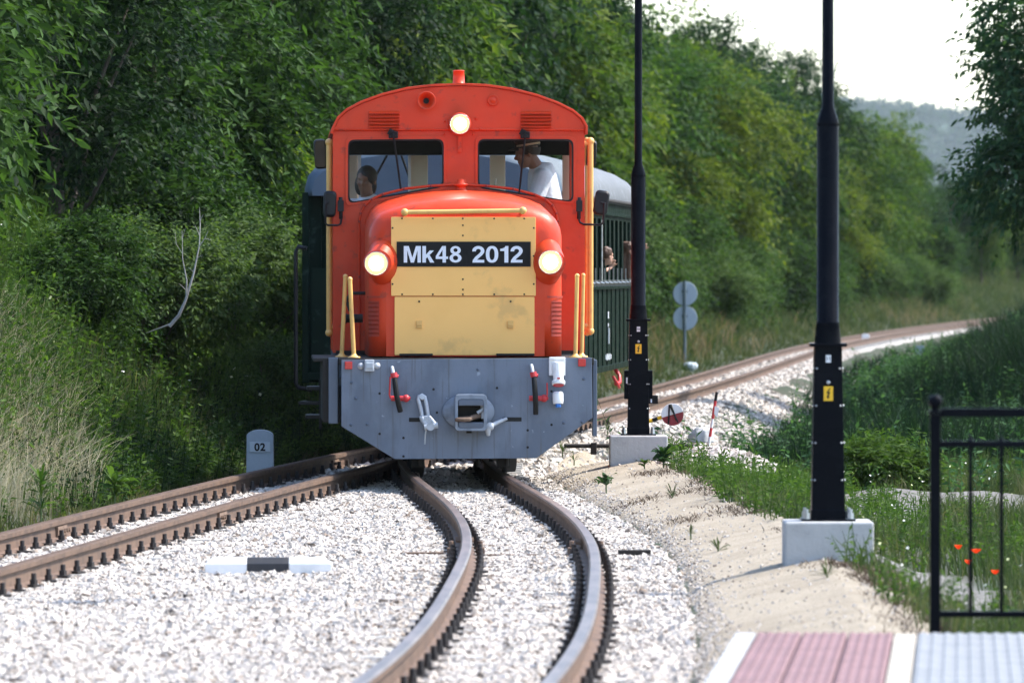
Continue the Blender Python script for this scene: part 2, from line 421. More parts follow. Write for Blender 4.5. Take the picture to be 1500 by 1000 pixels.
def glass_mat():
    m, N, L, B = nmat('window_glass'); N.remove(B)
    t = N.new("ShaderNodeBsdfTransparent"); t.inputs[0].default_value = (.93, .95, .95, 1)
    g = N.new("ShaderNodeBsdfGlossy"); g.inputs['Roughness'].default_value = .03
    f = N.new("ShaderNodeFresnel"); f.inputs[0].default_value = 1.09; mx = N.new("ShaderNodeMixShader")
    L.new(f.outputs[0], mx.inputs[0]); L.new(t.outputs[0], mx.inputs[1]); L.new(g.outputs[0], mx.inputs[2])
    L.new(mx.outputs[0], N["Material Output"].inputs[0]); return m
M['glass'] = glass_mat()
# ------------------------------------------------------------------ the two tracks and the lie of the land
main = spline([(5,-5.6),(20,-4.42),(36.3,-3.14),(53.8,-1.75),(61,-1.05),(67.3,-.36),(76,.55),(86,1.48),(110,3.5),(144,6.2),(203,12.4),(260,20),(350,36),(450,58)])
div = spline([(5,-3.3),(15,-1.45),(20,-.78),(26.3,-.24),(31,-.03),(35.2,.056),(39.5,.10),(46.4,-.046),(52.7,-.36),(57,-.545),(61,-.60),(65,-.42),(69,-.10),(76,.55)])
GAUGE = .735

def ground_h(X, Y):
    X = np.asarray(X, float); Y = np.asarray(Y, float)
    dm = X - main(Y)
    left = lerp(-dm, [0, 1.0, 1.5, 2.4, 3.4, 5, 9, 20, 60, 400], [-.26, -.26, -.12, .55, 1.40, 2.2, 3.2, 4.2, 5, 9])
    lf = lerp(Y, [70, 110], [1, .62]); left = np.where(dm < -1, -.26 + (left + .26)*lf, -.26)
    e = X - (div(np.minimum(Y, 70)) + .85)
    rn = lerp(e, [0, .15, .4, .75, 1.05, 1.5, 4], [-.17, -.10, -.04, .03, -.02, -.24, -.30])
    rn = np.where(Y < 27, np.minimum(rn, .05), rn)
    e2 = X - (main(Y) + .8)
    rf = lerp(e2, [0, .2, .9, 2, 5], [-.24, -.20, -.52, -.60, -.55])
    t = np.clip((Y - 57)/8, 0, 1); t = t*t*(3-2*t)
    right = rn*(1-t) + rf*t
    r2 = np.clip((X - main(Y) - 4)/12, 0, 1)*np.clip((Y-80)/40, 0, 1)
    right = right + r2*.5 + .35*np.exp(-((X-11)/4)**2 - ((Y-110)/28)**2)
    q = np.clip((X - main(Y) - 2.0)/4.2, 0, 1); right = right + .85*q*q*(3-2*q)*np.clip((Y-88)/40, 0, 1)*np.clip((260-Y)/40, 0, 1)
    right = right + np.clip((X-25-main(Y))/60, 0, 1)*3
    h = np.where(dm < -.95, left, np.where(e2 < 0, np.where(e > 0, right, -.26), right))
    h = np.where((e > 0) & (dm > 0) & (Y < 65), right, h)
    return h + (fbm(X*1.1, Y*.6, 5) - .5)*np.where((dm < -1.3) | (e > 1.2), .18, .0)

def bare_mask(X, Y):
    """patches of bare grey gravel in the meadow"""
    n = fbm(X*.9, Y*.16, 31, 3)
    k = np.exp(-((X - 2.9)/1.3)**2 - ((Y - 50)/9)**2)*.40 + np.exp(-((X - 2.3)/.7)**2 - ((Y - 38)/5)**2)*.30
    return np.where((X > main(Y) + 1.5) & (X > 1.3) & (Y < 75), n + k - .12, 0)

def grid(name, ys, offs, ref, zf, mat, bare=False, edge=None):
    ys = np.asarray(ys, float); offs = np.asarray(offs, float)
    Yg, Og = np.meshgrid(ys, offs, indexing='ij'); Xg = ref(Yg) + Og
    if edge is not None: Xg = edge(Xg, Yg, Og)
    Z = zf(Xg, Yg); n, k = Yg.shape
    i = np.arange(n*k).reshape(n, k)
    f = np.stack([i[:-1, :-1], i[:-1, 1:], i[1:, 1:], i[1:, :-1]], -1).reshape(-1, 4)
    me = np_mesh(name, np.stack([Xg, Yg, Z], -1).reshape(-1, 3), [f], mat, True)
    if bare:
        a = me.attributes.new('bare', 'FLOAT', 'POINT'); a.data.foreach_set('value', bare_mask(Xg, Yg).astype(np.float32).ravel())
    return link(name, me)

ys = np.concatenate([np.arange(6, 24, 2), np.arange(24, 82, .35), np.arange(82, 130, 1.2), np.arange(130, 460, 6), [500, 600, 800, 1100, 1500, 2200, 3200, 5900]])
of = np.concatenate([[-4200, -1200, -600, -300, -120, -60, -30, -20, -14], np.arange(-10, 8, .16), np.arange(8, 16, .5), [18, 22, 28, 40, 60, 120, 300, 600, 1200, 4200]])
tag(grid('ground', ys, of, main, ground_h, M['ground'], True), kind='structure')

def ballast_z(X, Y):
    dm = X - main(Y); e = X - (div(np.minimum(Y, 70)) + .85)
    t = np.clip((Y - 57)/8, 0, 1)
    z = -.150 + (fbm(X*5, Y*4, 3) - .5)*.035
    z = z - np.clip(-dm - lerp(Y, [60, 76], [.85, .52]), 0, 1)*.9
    zn = z - np.clip(e, 0, 1)*.9
    zf = np.minimum(z, lerp(X - (main(Y) + .7), [0, .15, .95, 1.8], [-.15, -.17, -.48, -.62]))
    return zn*(1-t) + zf*t
def bal_x(X, Y, O):
    # columns run from left of the main track to right of the curved one
    l = main(Y) - lerp(Y, [60, 76], [1.02, .62]); t = np.clip((Y - 57)/8, 0, 1)
    r = (div(np.minimum(Y, 72)) + .93)*(1-t) + (main(Y) + 2.1)*t
    r = r + (vnoise(X*0, Y*1.3, 9) - .5)*.12
    return l + (r - l)*O
ysb = np.concatenate([np.arange(8, 24, 1.5), np.arange(24, 100, .12), np.arange(100, 330, 2)])
tag(grid('ballast_bed', ysb, np.linspace(0, 1, 60), lambda y: y*0, ballast_z, M['ballast'], edge=bal_x), kind='structure')

def path_z(X, Y):
    e = X - (div(np.minimum(Y, 70)) + .85)
    return ground_h(X, Y) + .022 + (fbm(X*4, Y*1.5, 8) - .5)*.014 - np.clip(.06 - e, 0, .2)*.5
def path_x(X, Y, O):
    l = div(Y) + .80 + (vnoise(Y*1.7, Y*0, 4) - .5)*.14
    w = lerp(Y, [20, 27, 30, 36, 45, 54, 60, 68], [1.6, 1.4, 1.15, 1.12, .70, 1.02, .9, .5]) + (fbm(Y*.8, Y*0, 14) - .5)*.25
    return l + w*O
tag(grid('path', np.arange(18, 68, .1), np.linspace(0, 1, 40), lambda y: y*0, path_z, M['sand'], edge=path_x), kind='structure')

# ------------------------------------------------------------------ loose ballast stones
def perturbed_cubes(pos, size, rng, flat=.82):
    n = len(pos)
    c = np.array([(-1,-1,-1),(1,-1,-1),(1,1,-1),(-1,1,-1),(-1,-1,1),(1,-1,1),(1,1,1),(-1,1,1)], float)*.5
    v = c[None]*(1 + rng.uniform(-.42, .38, (n, 8, 3)))
    v = v*np.stack([rng.uniform(.7, 1.3, n), rng.uniform(.7, 1.2, n), np.full(n, flat)*rng.uniform(.7, 1.2, n)], -1)[:, None]
    q = rng.normal(size=(n, 4)); q[:, 0] += 1.0; q /= np.linalg.norm(q, axis=1, keepdims=True); w, x, y, z = q.T
    Rm = np.stack([1-2*(y*y+z*z), 2*(x*y-z*w), 2*(x*z+y*w), 2*(x*y+z*w), 1-2*(x*x+z*z), 2*(y*z-x*w), 2*(x*z-y*w), 2*(y*z+x*w), 1-2*(x*x+y*y)], -1).reshape(n, 3, 3)
    v = np.einsum('nij,nkj->nki', Rm, v)*size[:, None, None] + pos[:, None]
    f = np.array([(0,3,2,1),(4,5,6,7),(0,1,5,4),(1,2,6,5),(2,3,7,6),(3,0,4,7)])
    return v.reshape(-1, 3), (f[None] + (np.arange(n)*8)[:, None, None]).reshape(-1, 4)

def rail_dist(X, Y):
    d = np.full(np.shape(X), 9.)
    for f, lim in ((main, 400), (div, 72)):
        for s in (-1, 1): d = np.where(Y < lim, np.minimum(d, np.abs(X - f(Y) - s*GAUGE/2)), d)
    return d

rng = np.random.default_rng(11)
n = 700000
u = rng.uniform(0, 1, n); Y = np.sqrt(21.5**2 + u*(58**2 - 21.5**2)); X = rng.uniform(-.075, .075, n)*1.03*Y
X = X + rng.uniform(-.2, .2, n)
k = (X > main(Y) - .98) & (X < div(np.minimum(Y, 70)) + .86 + rng.normal(0, .06, n)) & (rail_dist(X, Y) > .062)
X, Y = X[k], Y[k]
keep = rng.uniform(0, 1, len(X)) < .85; X, Y = X[keep], Y[keep]
sz = rng.uniform(.010, .025, len(X))*(1 + (rng.uniform(0, 1, len(X)) > .95)*.5)
Z = ballast_z(X, Y) + sz*rng.uniform(-.05, .28, len(X))
v1, f1 = perturbed_cubes(np.stack([X, Y, Z], -1), sz, rng)
# the stone shoulder of the far track, larger spacing
n = 38000
Y2 = rng.uniform(58, 150, n); X2 = main(Y2) + rng.uniform(-.58, 1.75, n); k = rail_dist(X2, Y2) > .09; X2, Y2 = X2[k], Y2[k]
sz2 = rng.uniform(.028, .062, len(X2)); v2, f2 = perturbed_cubes(np.stack([X2, Y2, ballast_z(X2, Y2) + sz2*.12], -1), sz2, rng)
# strays on the path
n = 6000
Y3 = rng.uniform(26, 60, n); X3 = div(Y3) + .85 + np.where(rng.uniform(0,1,n)<.75, np.abs(rng.normal(0, .09, n)), rng.uniform(0, 1.0, n)); sz3 = rng.uniform(.004, .013, n)
v3, f3 = perturbed_cubes(np.stack([X3, Y3, path_z(X3, Y3) + sz3*.2], -1), sz3, rng)
v = np.concatenate([v1, v2, v3]); f = np.concatenate([f1, f2 + len(v1), f3 + len(v1) + len(v2)])
tag(link('ballast_stones', np_mesh('ballast_stones', v, [f], M['chips'])), 'loose pale limestone chips lying between and beside the rails', 'gravel', kind='stuff')

# ------------------------------------------------------------------ railway tracks: rails, sleepers, bolts
RP = [(-.055, -.135), (.055, -.135), (.055, -.123), (.012, -.112), (.009, -.045), (.031, -.036), (.033, -.010), (.024, -.001), (-.024, -.001), (-.033, -.010), (-.031, -.036), (-.009, -.045), (-.012, -.112), (-.055, -.123)]
def rail(f, side, y0, y1, name, parent, dz=0., top='railtop'):
    ys = np.concatenate([np.arange(y0, min(y1, 100), .3), np.arange(100, y1, 1.5)]) if y1 > 100 else np.arange(y0, y1, .3)
    mb = MB(); rs = []
    xs = f(ys); sl = np.gradient(xs, ys)
    for y, x, s in zip(ys, xs, sl):
        nx, ny = 1/math.hypot(1, s), -s/math.hypot(1, s)
        rs.append([(x + nx*(side*GAUGE/2 + p[0]), y + ny*(side*GAUGE/2 + p[0]), p[1] + dz) for p in RP])
    mb.rings(rs, True, False)
    n = len(RP)
    # running surface uses the bright steel
    idx = 0
    for q in range(len(mb.k)):
        if len(mb.f[q]) == 4 and (q % n) in (6, 7, 8): mb.k[q] = 1
    return mb.build(name, [M['railside'], M[top]], parent)

def sleeper_mesh():
    mb = MB().box((0, 0, -.190), (1.36, .20, .108)); return mb.mesh('sleeper', M['concretedark'])
def bolt_mesh():
    mb = MB(); mb.box((0, 0, -.126), (.075, .075, .014)); mb.cyl((0, 0, -.12), (0, 0, -.092), .022, n=6, smooth=False); mb.cyl((0, 0, -.092), (0, 0, -.058), .0145, n=8)
    return mb.mesh('rail_bolt', M['rusty2'])
M['rusty2'] = paint('dark_bolt_iron', (.022, .018, .017), (.042, .028, .022), .7, nscale=30)
SLM, BOM = sleeper_mesh(), bolt_mesh()

def track(name_label, f, y0, y1, ys0, ys1, full, dz=0.):
    t = thing('railway_track', name_label, 'railway track', (0, 0, 0))
    for s in (-1, 1): rail(f, s, y0, y1, 'rail', t, dz, 'railtop' if dz else 'railold')
    y = ys0; cnt = 0
    while y < ys1 and cnt < full:
        x = float(f(y)); a = math.atan2(float(f(y + .1) - f(y - .1)), .2)
        sp = link('sleeper', SLM, t, (x, y, dz)); sp.rotation_euler = (0, 0, -a)
        for s in (-1, 1):
            for q in (-1, 1):
                b = link('rail_bolt', BOM, sp, (s*GAUGE/2 + q*.082, 0, 0)); b.rotation_euler = (0, 0, (s*7+q*3+cnt*5) % 6*.5)
        y += .565; cnt += 1
    if y < ys1:
        mb = MB()
        while y < min(ys1, 200):
            x = float(f(y)); a = math.atan2(float(f(y + .1) - f(y - .1)), .2)
            mb.box((x, y, -.195), (1.36, .20, .11), Matrix.Rotation(-a, 3, 'Z')); y += .565
        if mb.v: tag(mb.build('sleeper', M['concretedark'], t), kind='stuff')
    return t
T1 = track('curving narrow gauge track running from the foreground under the locomotive', div, 14, 69, 21.6, 62, 75, -.003)
T2 = track('straight siding track at left joining beneath the train and running on to the bend', main, 18, 330, 34.5, 330, 76)

def fishplate(f, side, y, parent):
    x = float(f(y)) + side*GAUGE/2; a = math.atan2(float(f(y + .1) - f(y - .1)), .2)
    mb = MB()
    for q in (-1, 1):
        mb.box((q*.019, 0, -.078), (.016, .42, .062))
        for k in (-.15, -.05, .05, .15): mb.cyl((q*.02, k, -.078), (q*.055, k, -.078), .014, n=6, smooth=False)
    o = mb.build('fishplate', M['rusty'], parent, loc=(x, y, 0)); o.rotation_euler = (0, 0, -a)
fishplate(main, -1, 44.0, T2); fishplate(main, 1, 46.5, T2); fishplate(main, -1, 59.6, T2); fishplate(main, 1, 58.2, T2)
fishplate(div, -1, 42.5, T1); fishplate(div, 1, 42.2, T1)

# gauge tie bar across the curved track
ty = 41.6; tx = float(div(ty)); t = thing('tie_bar', 'rusty flat tie bar clamped under both rails of the curving track', 'tie bar', (tx, ty, 0))
mb = MB(); mb.box((-.02, 0, -.137), (1.42, .035, .012)); mb.build('bar', M['rusty'], t)
for s in (-1, 1):
    for q in (-1, 1): MB().box((s*GAUGE/2 + q*.09, 0, -.115), (.05, .09, .05)).cyl((s*GAUGE/2 + q*.09, 0, -.09), (s*GAUGE/2 + q*.09, 0, -.05), .016, n=6).build('clamp', M['rusty'], t, .004)
MB().box((.66, 0, -.122), (.20, .07, .035)).build('end_block', M['frame'], t, .005)
MB().box((-.62, 0, -.128), (.24, .05, .02)).build('end_block', M['rusty'], t, .005)

# point rod from the train to the post foot
t = thing('point_rod', 'thin black point rod lying across the path behind the far lamp post foot', 'point rod', (0, 57.2, 0))
a = P(826, 655, 57.2); b = P(1016, 659, 57.2); zr = max(a[2], .10)
MB().tube([(a[0], 0, zr + .012), (b[0], 0, zr + .012)], .018, 8).build('rod', M['frame'], t)
for x in (a[0] + .25, a[0] + .55, b[0] - .1): MB().box((x, 0, zr - .01), (.05, .08, .10)).build('guide', M['frame'], t, .006)

# clearance marker between the tracks
mk = thing('clearance_marker', 'low white concrete block with a black middle band lying in the ballast', 'track marker', (P(393, 835, 39.2)[0], 39.2, -.155), .02)
def wedge(x0, x1, e0, e1):
    m = MB(); h = .105; w = .13
    a = [(x0, -w/2, -.06), (x0, w/2, -.06), (x0, w/2, h - .03), (x0 + e0, .035, h), (x0 + e0, -.035, h), (x0, -w/2, h - .035)]
    b = [(x1, -w/2, -.06), (x1, w/2, -.06), (x1, w/2, h - .03), (x1 - e1, .035, h), (x1 - e1, -.035, h), (x1, -w/2, h - .035)]
    return m.rings([a, b], True, False)
wedge(-.365, -.122, .05, 0).build('white_end', M['stonewhite'], mk, .006)
wedge(-.122, .118, 0, 0).build('black_band', M['stoneblack'], mk, .003)
wedge(.118, .365, 0, .05).build('white_end', M['stonewhite'], mk, .006)

# distance stone "02"
Yk = 57.6; x0, _, z0 = P(381, 690, Yk)
M['stonelight'] = paint('pale_number_panel', (.56, .63, .68), (.50, .57, .62), .7, nscale=9)
ks = thing('distance_stone', 'small pale blue stone numbered 02 behind the left siding rail', 'distance stone', (x0, Yk, -.22))
pts = [(-.115, 0), (.115, 0), (.112, .43)] + [(.112*math.cos(R(a)), .43 + .05*math.sin(R(a))) for a in range(15, 180, 15)] + [(-.112, .43)]
MB().prism([pts], -.06, .08).build('body', M['stone'], ks, .012)
MB().box((0, -.064, .335), (.175, .012, .085)).build('number_panel', M['stonelight'], ks, .003)
me, w = text_mesh('02', .068, 0, .035, M['plateblack'], 1.1); link('number', me, ks, (0, -.0715, .302))

# ------------------------------------------------------------------ platform corner
pa = math.atan(.066); PX0, PY0 = .868, 26.6
pf = thing('platform', None, None, (PX0, PY0, 0), -pa); pf['kind'] = 'structure'
def tex_mat(name, c1, c2, kind):
    m, N, L, B = nmat(name)
    c = mixc(N, L, ramp(N, L, noise(N, L, 5, 5), .4, .65), c1, c2); L.new(c, B.inputs['Base Color']); B.inputs['Roughness'].default_value = .8
    bump(N, L, B, noise(N, L, 50, 4), .3, .004); return m
M['pinktile'] = tex_mat('pink_paving', (.205, .118, .125), (.165, .095, .10), 0)
M['whitetile'] = tex_mat('white_edge_paving', (.34, .35, .36), (.29, .30, .31), 0)
M['creamtile'] = tex_mat('cream_paving', (.36, .325, .27), (.31, .28, .23), 0)
M['greytile'] = tex_mat('grey_paving', (.20, .212, .228), (.165, .177, .19), 0)
L0 = -14.0
MB().box((1.6, L0/2, .02), (3.2, -L0, .24)).build('platform_body', M['concrete'], pf)
def slab(x0, x1, name, mat, ribs=0, step=.30, gap=.006, bumps=0):
    m = MB(); y = 0.0
    while y > L0 + .01:
        y2 = max(y - step, L0); m.box(((x0+x1)/2, (y + y2)/2, .155), (x1 - x0 - gap, y - y2 - gap, .05))
        if bumps and y > -4.5:
            nx = int((x1-x0)/bumps); ny = int(step/bumps)
            for i in range(nx):
                for j in range(ny):
                    m.cyl((x0 + (i+.5)*(x1-x0)/nx, y - (j+.5)*step/ny, .179), (x0 + (i+.5)*(x1-x0)/nx, y - (j+.5)*step/ny, .185), .012, .008, 6, True, False)
        if ribs and y > -4.5:
            nx = int((x1-x0)/ribs)
            for i in range(nx): m.box((x0 + (i+.5)*(x1-x0)/nx, (y+y2)/2, .181), (ribs*.5, y - y2 - gap*2, .007))
        y = y2
    return m.build(name, mat, pf, .003, seg=1)
slab(.0, .085, 'edge_strip', M['whitetile'], step=1.0)
for i in range(3): slab(.085 + i*.178, .263 + i*.178, 'tactile_paving', M['pinktile'], bumps=.03, gap=.007, step=.20)
slab(.619, .71, 'cream_strip', M['creamtile'], step=.4)
slab(.71, 1.51, 'ribbed_paving', M['greytile'], ribs=.047, step=.4)
slab(1.51, 3.2, 'grey_paving', M['greytile'], step=.4)

# fence on the platform end
FY = 27.6; fx = P(1370, 0, FY)[0]
fn = thing('fence', 'black metal railing with ball topped post at the platform end', 'fence', (fx, FY, 0), -.03)
MB().box((0, 0, .42), (.044, .044, 1.18)).build('post', M['postblack'], fn, .004)
m = MB(); m.box((0, 0, 1.018), (.056, .056, .014)); m.cyl((0, 0, 1.02), (0, 0, 1.045), .016); m.sph((0, 0, 1.062), .029); m.build('finial', M['postblack'], fn)
zt = [EYE - (y - 400)/1e4*FY for y in (604, 650, 899)]
for z in zt: MB().box((1.05, 0, z), (2.06, .03, .036 if z == zt[0] else .026)).build('horizontal_rail', M['postblack'], fn, .003)
for i in range(15):
    x = .143 + i*.125
    MB().box((x, 0, (zt[1] + zt[2])/2), (.016, .016, zt[1] - zt[2] - .02)).cyl((x, 0, zt[1] + .01), (x, 0, zt[1] + .035), .012, .003, 8).build('baluster', M['postblack'], fn)
MB().box((2.1, 0, .42), (.044, .044, 1.18)).build('post', M['postblack'], fn, .004)
# ------------------------------------------------------------------ locomotive
LX, LY, LH = -.355, 53.5, .037
loco = thing('locomotive', 'red and yellow narrow gauge diesel locomotive with lit headlights and grey buffer beam', 'locomotive', (LX, LY, 0), LH)
def LP(px, py, y):
    Yw = LY + y; return ((px - 750)/1e4*Yw - LX + LH*y, y, EYE - (py - 400)/1e4*Yw)
def LQ(px, py, y): a = LP(px, py, y); return (a[0], a[2])

# buffer beam
bb = MB().prism([[LQ(*p, 0) for p in ((500,527),(867,524),(868,612),(786,671),(578,672),(500,624))]], 0, .03).build('buffer_beam', M['beam'], loco, .004)
HOLE = MB().cyl((0, -.004, 0), (0, .02, 0), .010, n=10).mesh('bolt_hole', M['rubber'])
for x, y in ((556,576),(556,635),(591,641),(591,668),(635,570),(728,568),(773,630),(773,655),(808,622),(640,604),(808,573)):
    p = LP(x, y, 0); link('bolt_hole', HOLE, bb, (p[0], 0, p[2]))
RIV = MB().lathe([(.013, 0), (.012, .006), (.006, .011), (.001, .012)], (0, .001, 0), (0, -1, 0), 10).mesh('rivet', M['grey'])
for x, y in ((521,583),(514,622),(538,621),(826,619),(853,618),(700,541),(515,560),(855,555)):
    p = LP(x, y, 0); link('rivet', RIV, bb, (p[0], 0, p[2]))
# deck and underframe
dz = .915
MB().box((.0, 1.12, dz - .028), (2.0, 2.2, .05)).build('deck', M['frame'], loco, .004)
fr = MB(); fr.box((-1.065, 1.2, .66), (.13, 2.1, .50)); fr.box((-1.10, 1.2, .90), (.20, 2.1, .03)); fr.build('side_skirt', M['frame'], loco, .008); MB().box((-1.045, .10, .66), (.075, .06, .52)).build('beam_flange', M['grey'], loco, .006)
fr = MB(); fr.box((.99, 1.2, .66), (.04, 2.2, .50)); fr.box((1.008, .10, .60), (.035, .10, .60)); fr.build('side_skirt', M['grey'], loco, .006)
fr = MB()
for x in (-.52, .52): fr.box((x, 3.0, .42), (.10, 5.7, .34))
for y in (.35, 1.7, 3.0, 4.4, 5.6): fr.box((0, y, .45), (1.2, .12, .24))
fr.box((0, 3.1, .62), (1.9, 5.8, .10)); fr.box((-.95, 3.6, .50), (.10, 1.6, .30)); fr.box((.93, 3.6, .50), (.10, 1.6, .30)); fr.build('underframe', M['frame'], loco, .01)
st = MB(); st.box((-1.17, 1.9, .42), (.16, .50, .03)); st.box((-1.17, 1.9, .65), (.14, .50, .03)); st.box((-1.13, 1.66, .52), (.02, .03, .40)); st.box((-1.13, 2.14, .52), (.02, .03, .40)); st.build('step', M['black'], loco, .004)
for y in (.95, 2.15, 4.05, 5.25):
    w = MB()
    for s in (-1, 1):
        x = s*GAUGE/2
        w.lathe([(.03, -.06), (.305, -.055), (.33, -.045), (.33, -.025), (.295, -.018), (.285, .05), (.26, .055), (.22, .03), (.09, .03), (.08, .07), (.02, .07)], (x, y, .286), (s, 0, 0), 28)
    w.cyl((-.36, y, .286), (.36, y, .286), .055); w.build('wheelset', M['frame'], loco)
    for s in (-1, 1):
        MB().box((s*.52, y, .29), (.13, .24, .22)).box((s*.52, y, .46), (.09, .5, .05)).build('axle_box', M['frame'], loco, .012)
rods = MB()
for x in (614, 700, 742): p = LP(x, 680, .3); rods.cyl((p[0], .3, .35), (p[0], .3, .06), .018, n=8)
rods.box((LP(738, 0, .35)[0], .35, .13), (.10, .05, .16)).box((LP(612, 0, .35)[0], .35, .13), (.10, .05, .16)); rods.box((0, .30, .20), (.9, .06, .10))
rods.build('guard_iron', M['frame'], loco, .004)

# hood
HB = .925
def hood_sec(y, ins):
    w = .765 - ins; zt = float(lerp(y, [.34, 2.2], [2.165, 2.262])) - ins*.9
    half = [(w, HB), (w, 1.2), (w, 1.55), (w, zt - .30), (w - .012, zt - .235), (w - .045, zt - .17), (w - .10, zt - .12), (w - .19, zt - .080), (w*.55, zt - .035), (w*.28, zt - .01), (0, zt)]
    return [(x, y, z) for x, z in half] + [(-x, y, z) for x, z in half[-2::-1]]
secs = [hood_sec(.34 + .14*(1 - math.cos(a)), .14*(1 - math.sin(a))) for a in [R(t) for t in (0, 15, 30, 45, 60, 75, 90)]] + [hood_sec(y, 0) for y in (.9, 1.3, 1.75, 2.2)]
hood = MB(); hood.rings(secs, True, True, True)
for s in (-1, 1):
    # lamp pods swell out of the shoulders of the hood
    rs = []
    for t in (0, .12, .3, .5, .75, 1):
        cx = .685 - .125*t**.9; rx = .100 + .100*t**.9; rz = .100 + .25*t**.8; y = .21 + .56*t
        rs.append([(s*cx + rx*math.cos(a), y, 1.658 + .035*t + rz*math.sin(a)) for a in [2*math.pi*k/28 for k in range(28)]])
    hood.rings(rs, True, True)
hood = hood.build('hood', M['red'], loco)
# strip where hood meets cab
c2 = hood_sec(2.17, -.045)
MB().tube([(x, 2.185, z) for x, _, z in c2], .011, 8).build('joint_strip', M['red'], hood)
SB = MB().sph((0, 0, 0), .011, 8, 5).mesh('strip_bolt', M['darkred'])
for i in range(2, len(c2) - 2): link('strip_bolt', SB, hood, (c2[i][0], 2.165, c2[i][2]))
# panels
def panel(x0, y0, x1, y1, yl, th, name, mat, bev=.004):
    a = LP(x0, y1, yl); b_ = LP(x1, y0, yl)
    return MB().prism([rrect(a[0], b_[0], a[2], b_[2], .006, 2)], yl, yl + th).build(name, mat, loco, bev)
up = panel(573, 318, 785, 433.3, .318, .03, 'upper_panel', M['yellow'])
lo = panel(578, 434.6, 783, 520, .326, .03, 'lower_panel', M['yellow'])
SCR = MB().lathe([(.008, 0), (.006, .005), (.001, .006)], (0, 0, 0), (0, -1, 0), 8).mesh('screw', M['frame'])
for x, y in ((589,320),(634,320),(678,320),(724,320),(768,320),(575,334),(782,334),(575,375),(782,375),(575,416),(782,416),(589,431),(634,431),(678,431),(724,431),(768,431),(678,330),(678,345),(678,409),(678,424)):
    p = LP(x, y, .318); link('screw', SCR, up, (p[0], .319, p[2]))
MB().prism([[LQ(*q, .315) for q in ((581,354),(777.5,354),(777.5,390.5),(581,390.5))]], .309, .319).build('number_plate', M['plateblack'], up)
def ell(cx, cy, rx, ry, n=32, p=2.0): return [(cx + rx*math.copysign(abs(math.cos(t))**(2/p), math.cos(t)), cy + ry*math.copysign(abs(math.sin(t))**(2/p), math.sin(t))) for t in [2*math.pi*i/n for i in range(n)]]
def stroke(pts, w):
    L_, R_ = [], []
    for i, p in enumerate(pts):
        a = Vector(pts[max(i-1, 0)]); b_ = Vector(pts[min(i+1, len(pts)-1)]); t = (b_ - a).normalized(); L_.append((p[0] - t.y*w/2, p[1] + t.x*w/2)); R_.append((p[0] + t.y*w/2, p[1] - t.x*w/2))
    return L_ + R_[::-1]
def eight():
    r = []
    for z in np.linspace(0, 1, 41):
        x = 0
        for cz, rx, ry in ((.745, .262, .255), (.275, .30, .275)):
            q = 1 - ((z - cz)/ry)**2
            if q > 0: x = max(x, rx*math.sqrt(q))
        r.append((max(x, .02), z))
    return [(.30 + x, z) for x, z in r] + [(.30 - x, z) for x, z in r[::-1]]
two = [(.285 + .205*math.cos(R(a)), .705 + .21*math.sin(R(a))) for a in range(188, -31, -12)] + [(.40, .50), (.29, .385), (.19, .27), (.12, .15), (.10, .08)]
GLYPH = {'M': (.86, [[(0,0),(0,1),(.25,1),(.43,.30),(.61,1),(.86,1),(.86,0),(.69,0),(.69,.74),(.51,0),(.35,0),(.17,.74),(.17,0)]]),
 'k': (.60, [[(0,0),(0,1),(.18,1),(.18,.48),(.37,.73),(.58,.73),(.36,.46),(.60,0),(.39,0),(.25,.33),(.18,.24),(.18,0)]]),
 '4': (.62, [[(.34,0),(.34,.22),(0,.22),(0,.39),(.32,1),(.51,1),(.51,.37),(.62,.37),(.62,.22),(.51,.22),(.51,0)], [(.34,.37),(.14,.37),(.34,.77)]]),
 '8': (.60, [eight(), ell(.30, .752, .105, .115), ell(.30, .28, .13, .14)]),
 '2': (.57, [stroke(two, .175)], [[(0,0),(.57,0),(.57,.165),(.02,.165)]]),
 '0': (.60, [ell(.30, .5, .30, .505, 40, 2.3), ell(.30, .5, .125, .35, 40, 2.2)]),
 '1': (.45, [[(.22,0),(.22,.70),(.02,.70),(.02,.83),(.14,.86),(.24,.92),(.27,1),(.41,1),(.41,0)]])}
def lettering(word, x0, x1, zb, zt, yf, parent):
    w = sum(GLYPH[c][0] for c in word) + .075*(len(word) - 1); k = (x1 - x0)/w; h = zt - zb; x = x0
    for c in word:
        m = MB()
        for q, lp in enumerate(GLYPH[c][1:]): m.prism([[(x + p[0]*k, zb + p[1]*h) for p in l] for l in lp], yf - q*.0004, yf + .003)
        m.build('character', M['lettering'], parent); x += (GLYPH[c][0] + .075)*k
zb, zt = LP(0, 384.6, .31)[2], LP(0, 360.4, .31)[2]
lettering('Mk48', LP(591.5, 0, .31)[0], LP(676, 0, .31)[0], zb, zt, .3068, up)
lettering('2012', LP(692, 0, .31)[0], LP(765.5, 0, .31)[0], zb, zt, .3068, up)
for x in (614, 748):
    p = LP(x, 475, .326); MB().box((p[0], .318, p[2]), (.046, .018, .058)).box((p[0], .306, p[2] - .004), (.036, .010, .012)).build('latch', M['rail_yellow'], lo, .003)  # darker yellow stands in for shading around the latch frames
    p = LP(x, 441.5, .326); MB().cyl((p[0], .327, p[2]), (p[0], .318, p[2]), .008, n=8).build('latch', M['frame'], lo)
sm = MB(); sm.box((0, .36, .935), (1.16, .03, .028)); sm.build('sill', M['brakered'], loco, .004)
sm = MB()
for x0, x1 in ((585, 634), (727, 783)): a = LP(x0, 521, .31); b_ = LP(x1, 521, .31); sm.box(((a[0]+b_[0])/2, .315, .937), (b_[0]-a[0], .03, .02))
sm.build('sill_rubber', M['rubber'], loco, .004)
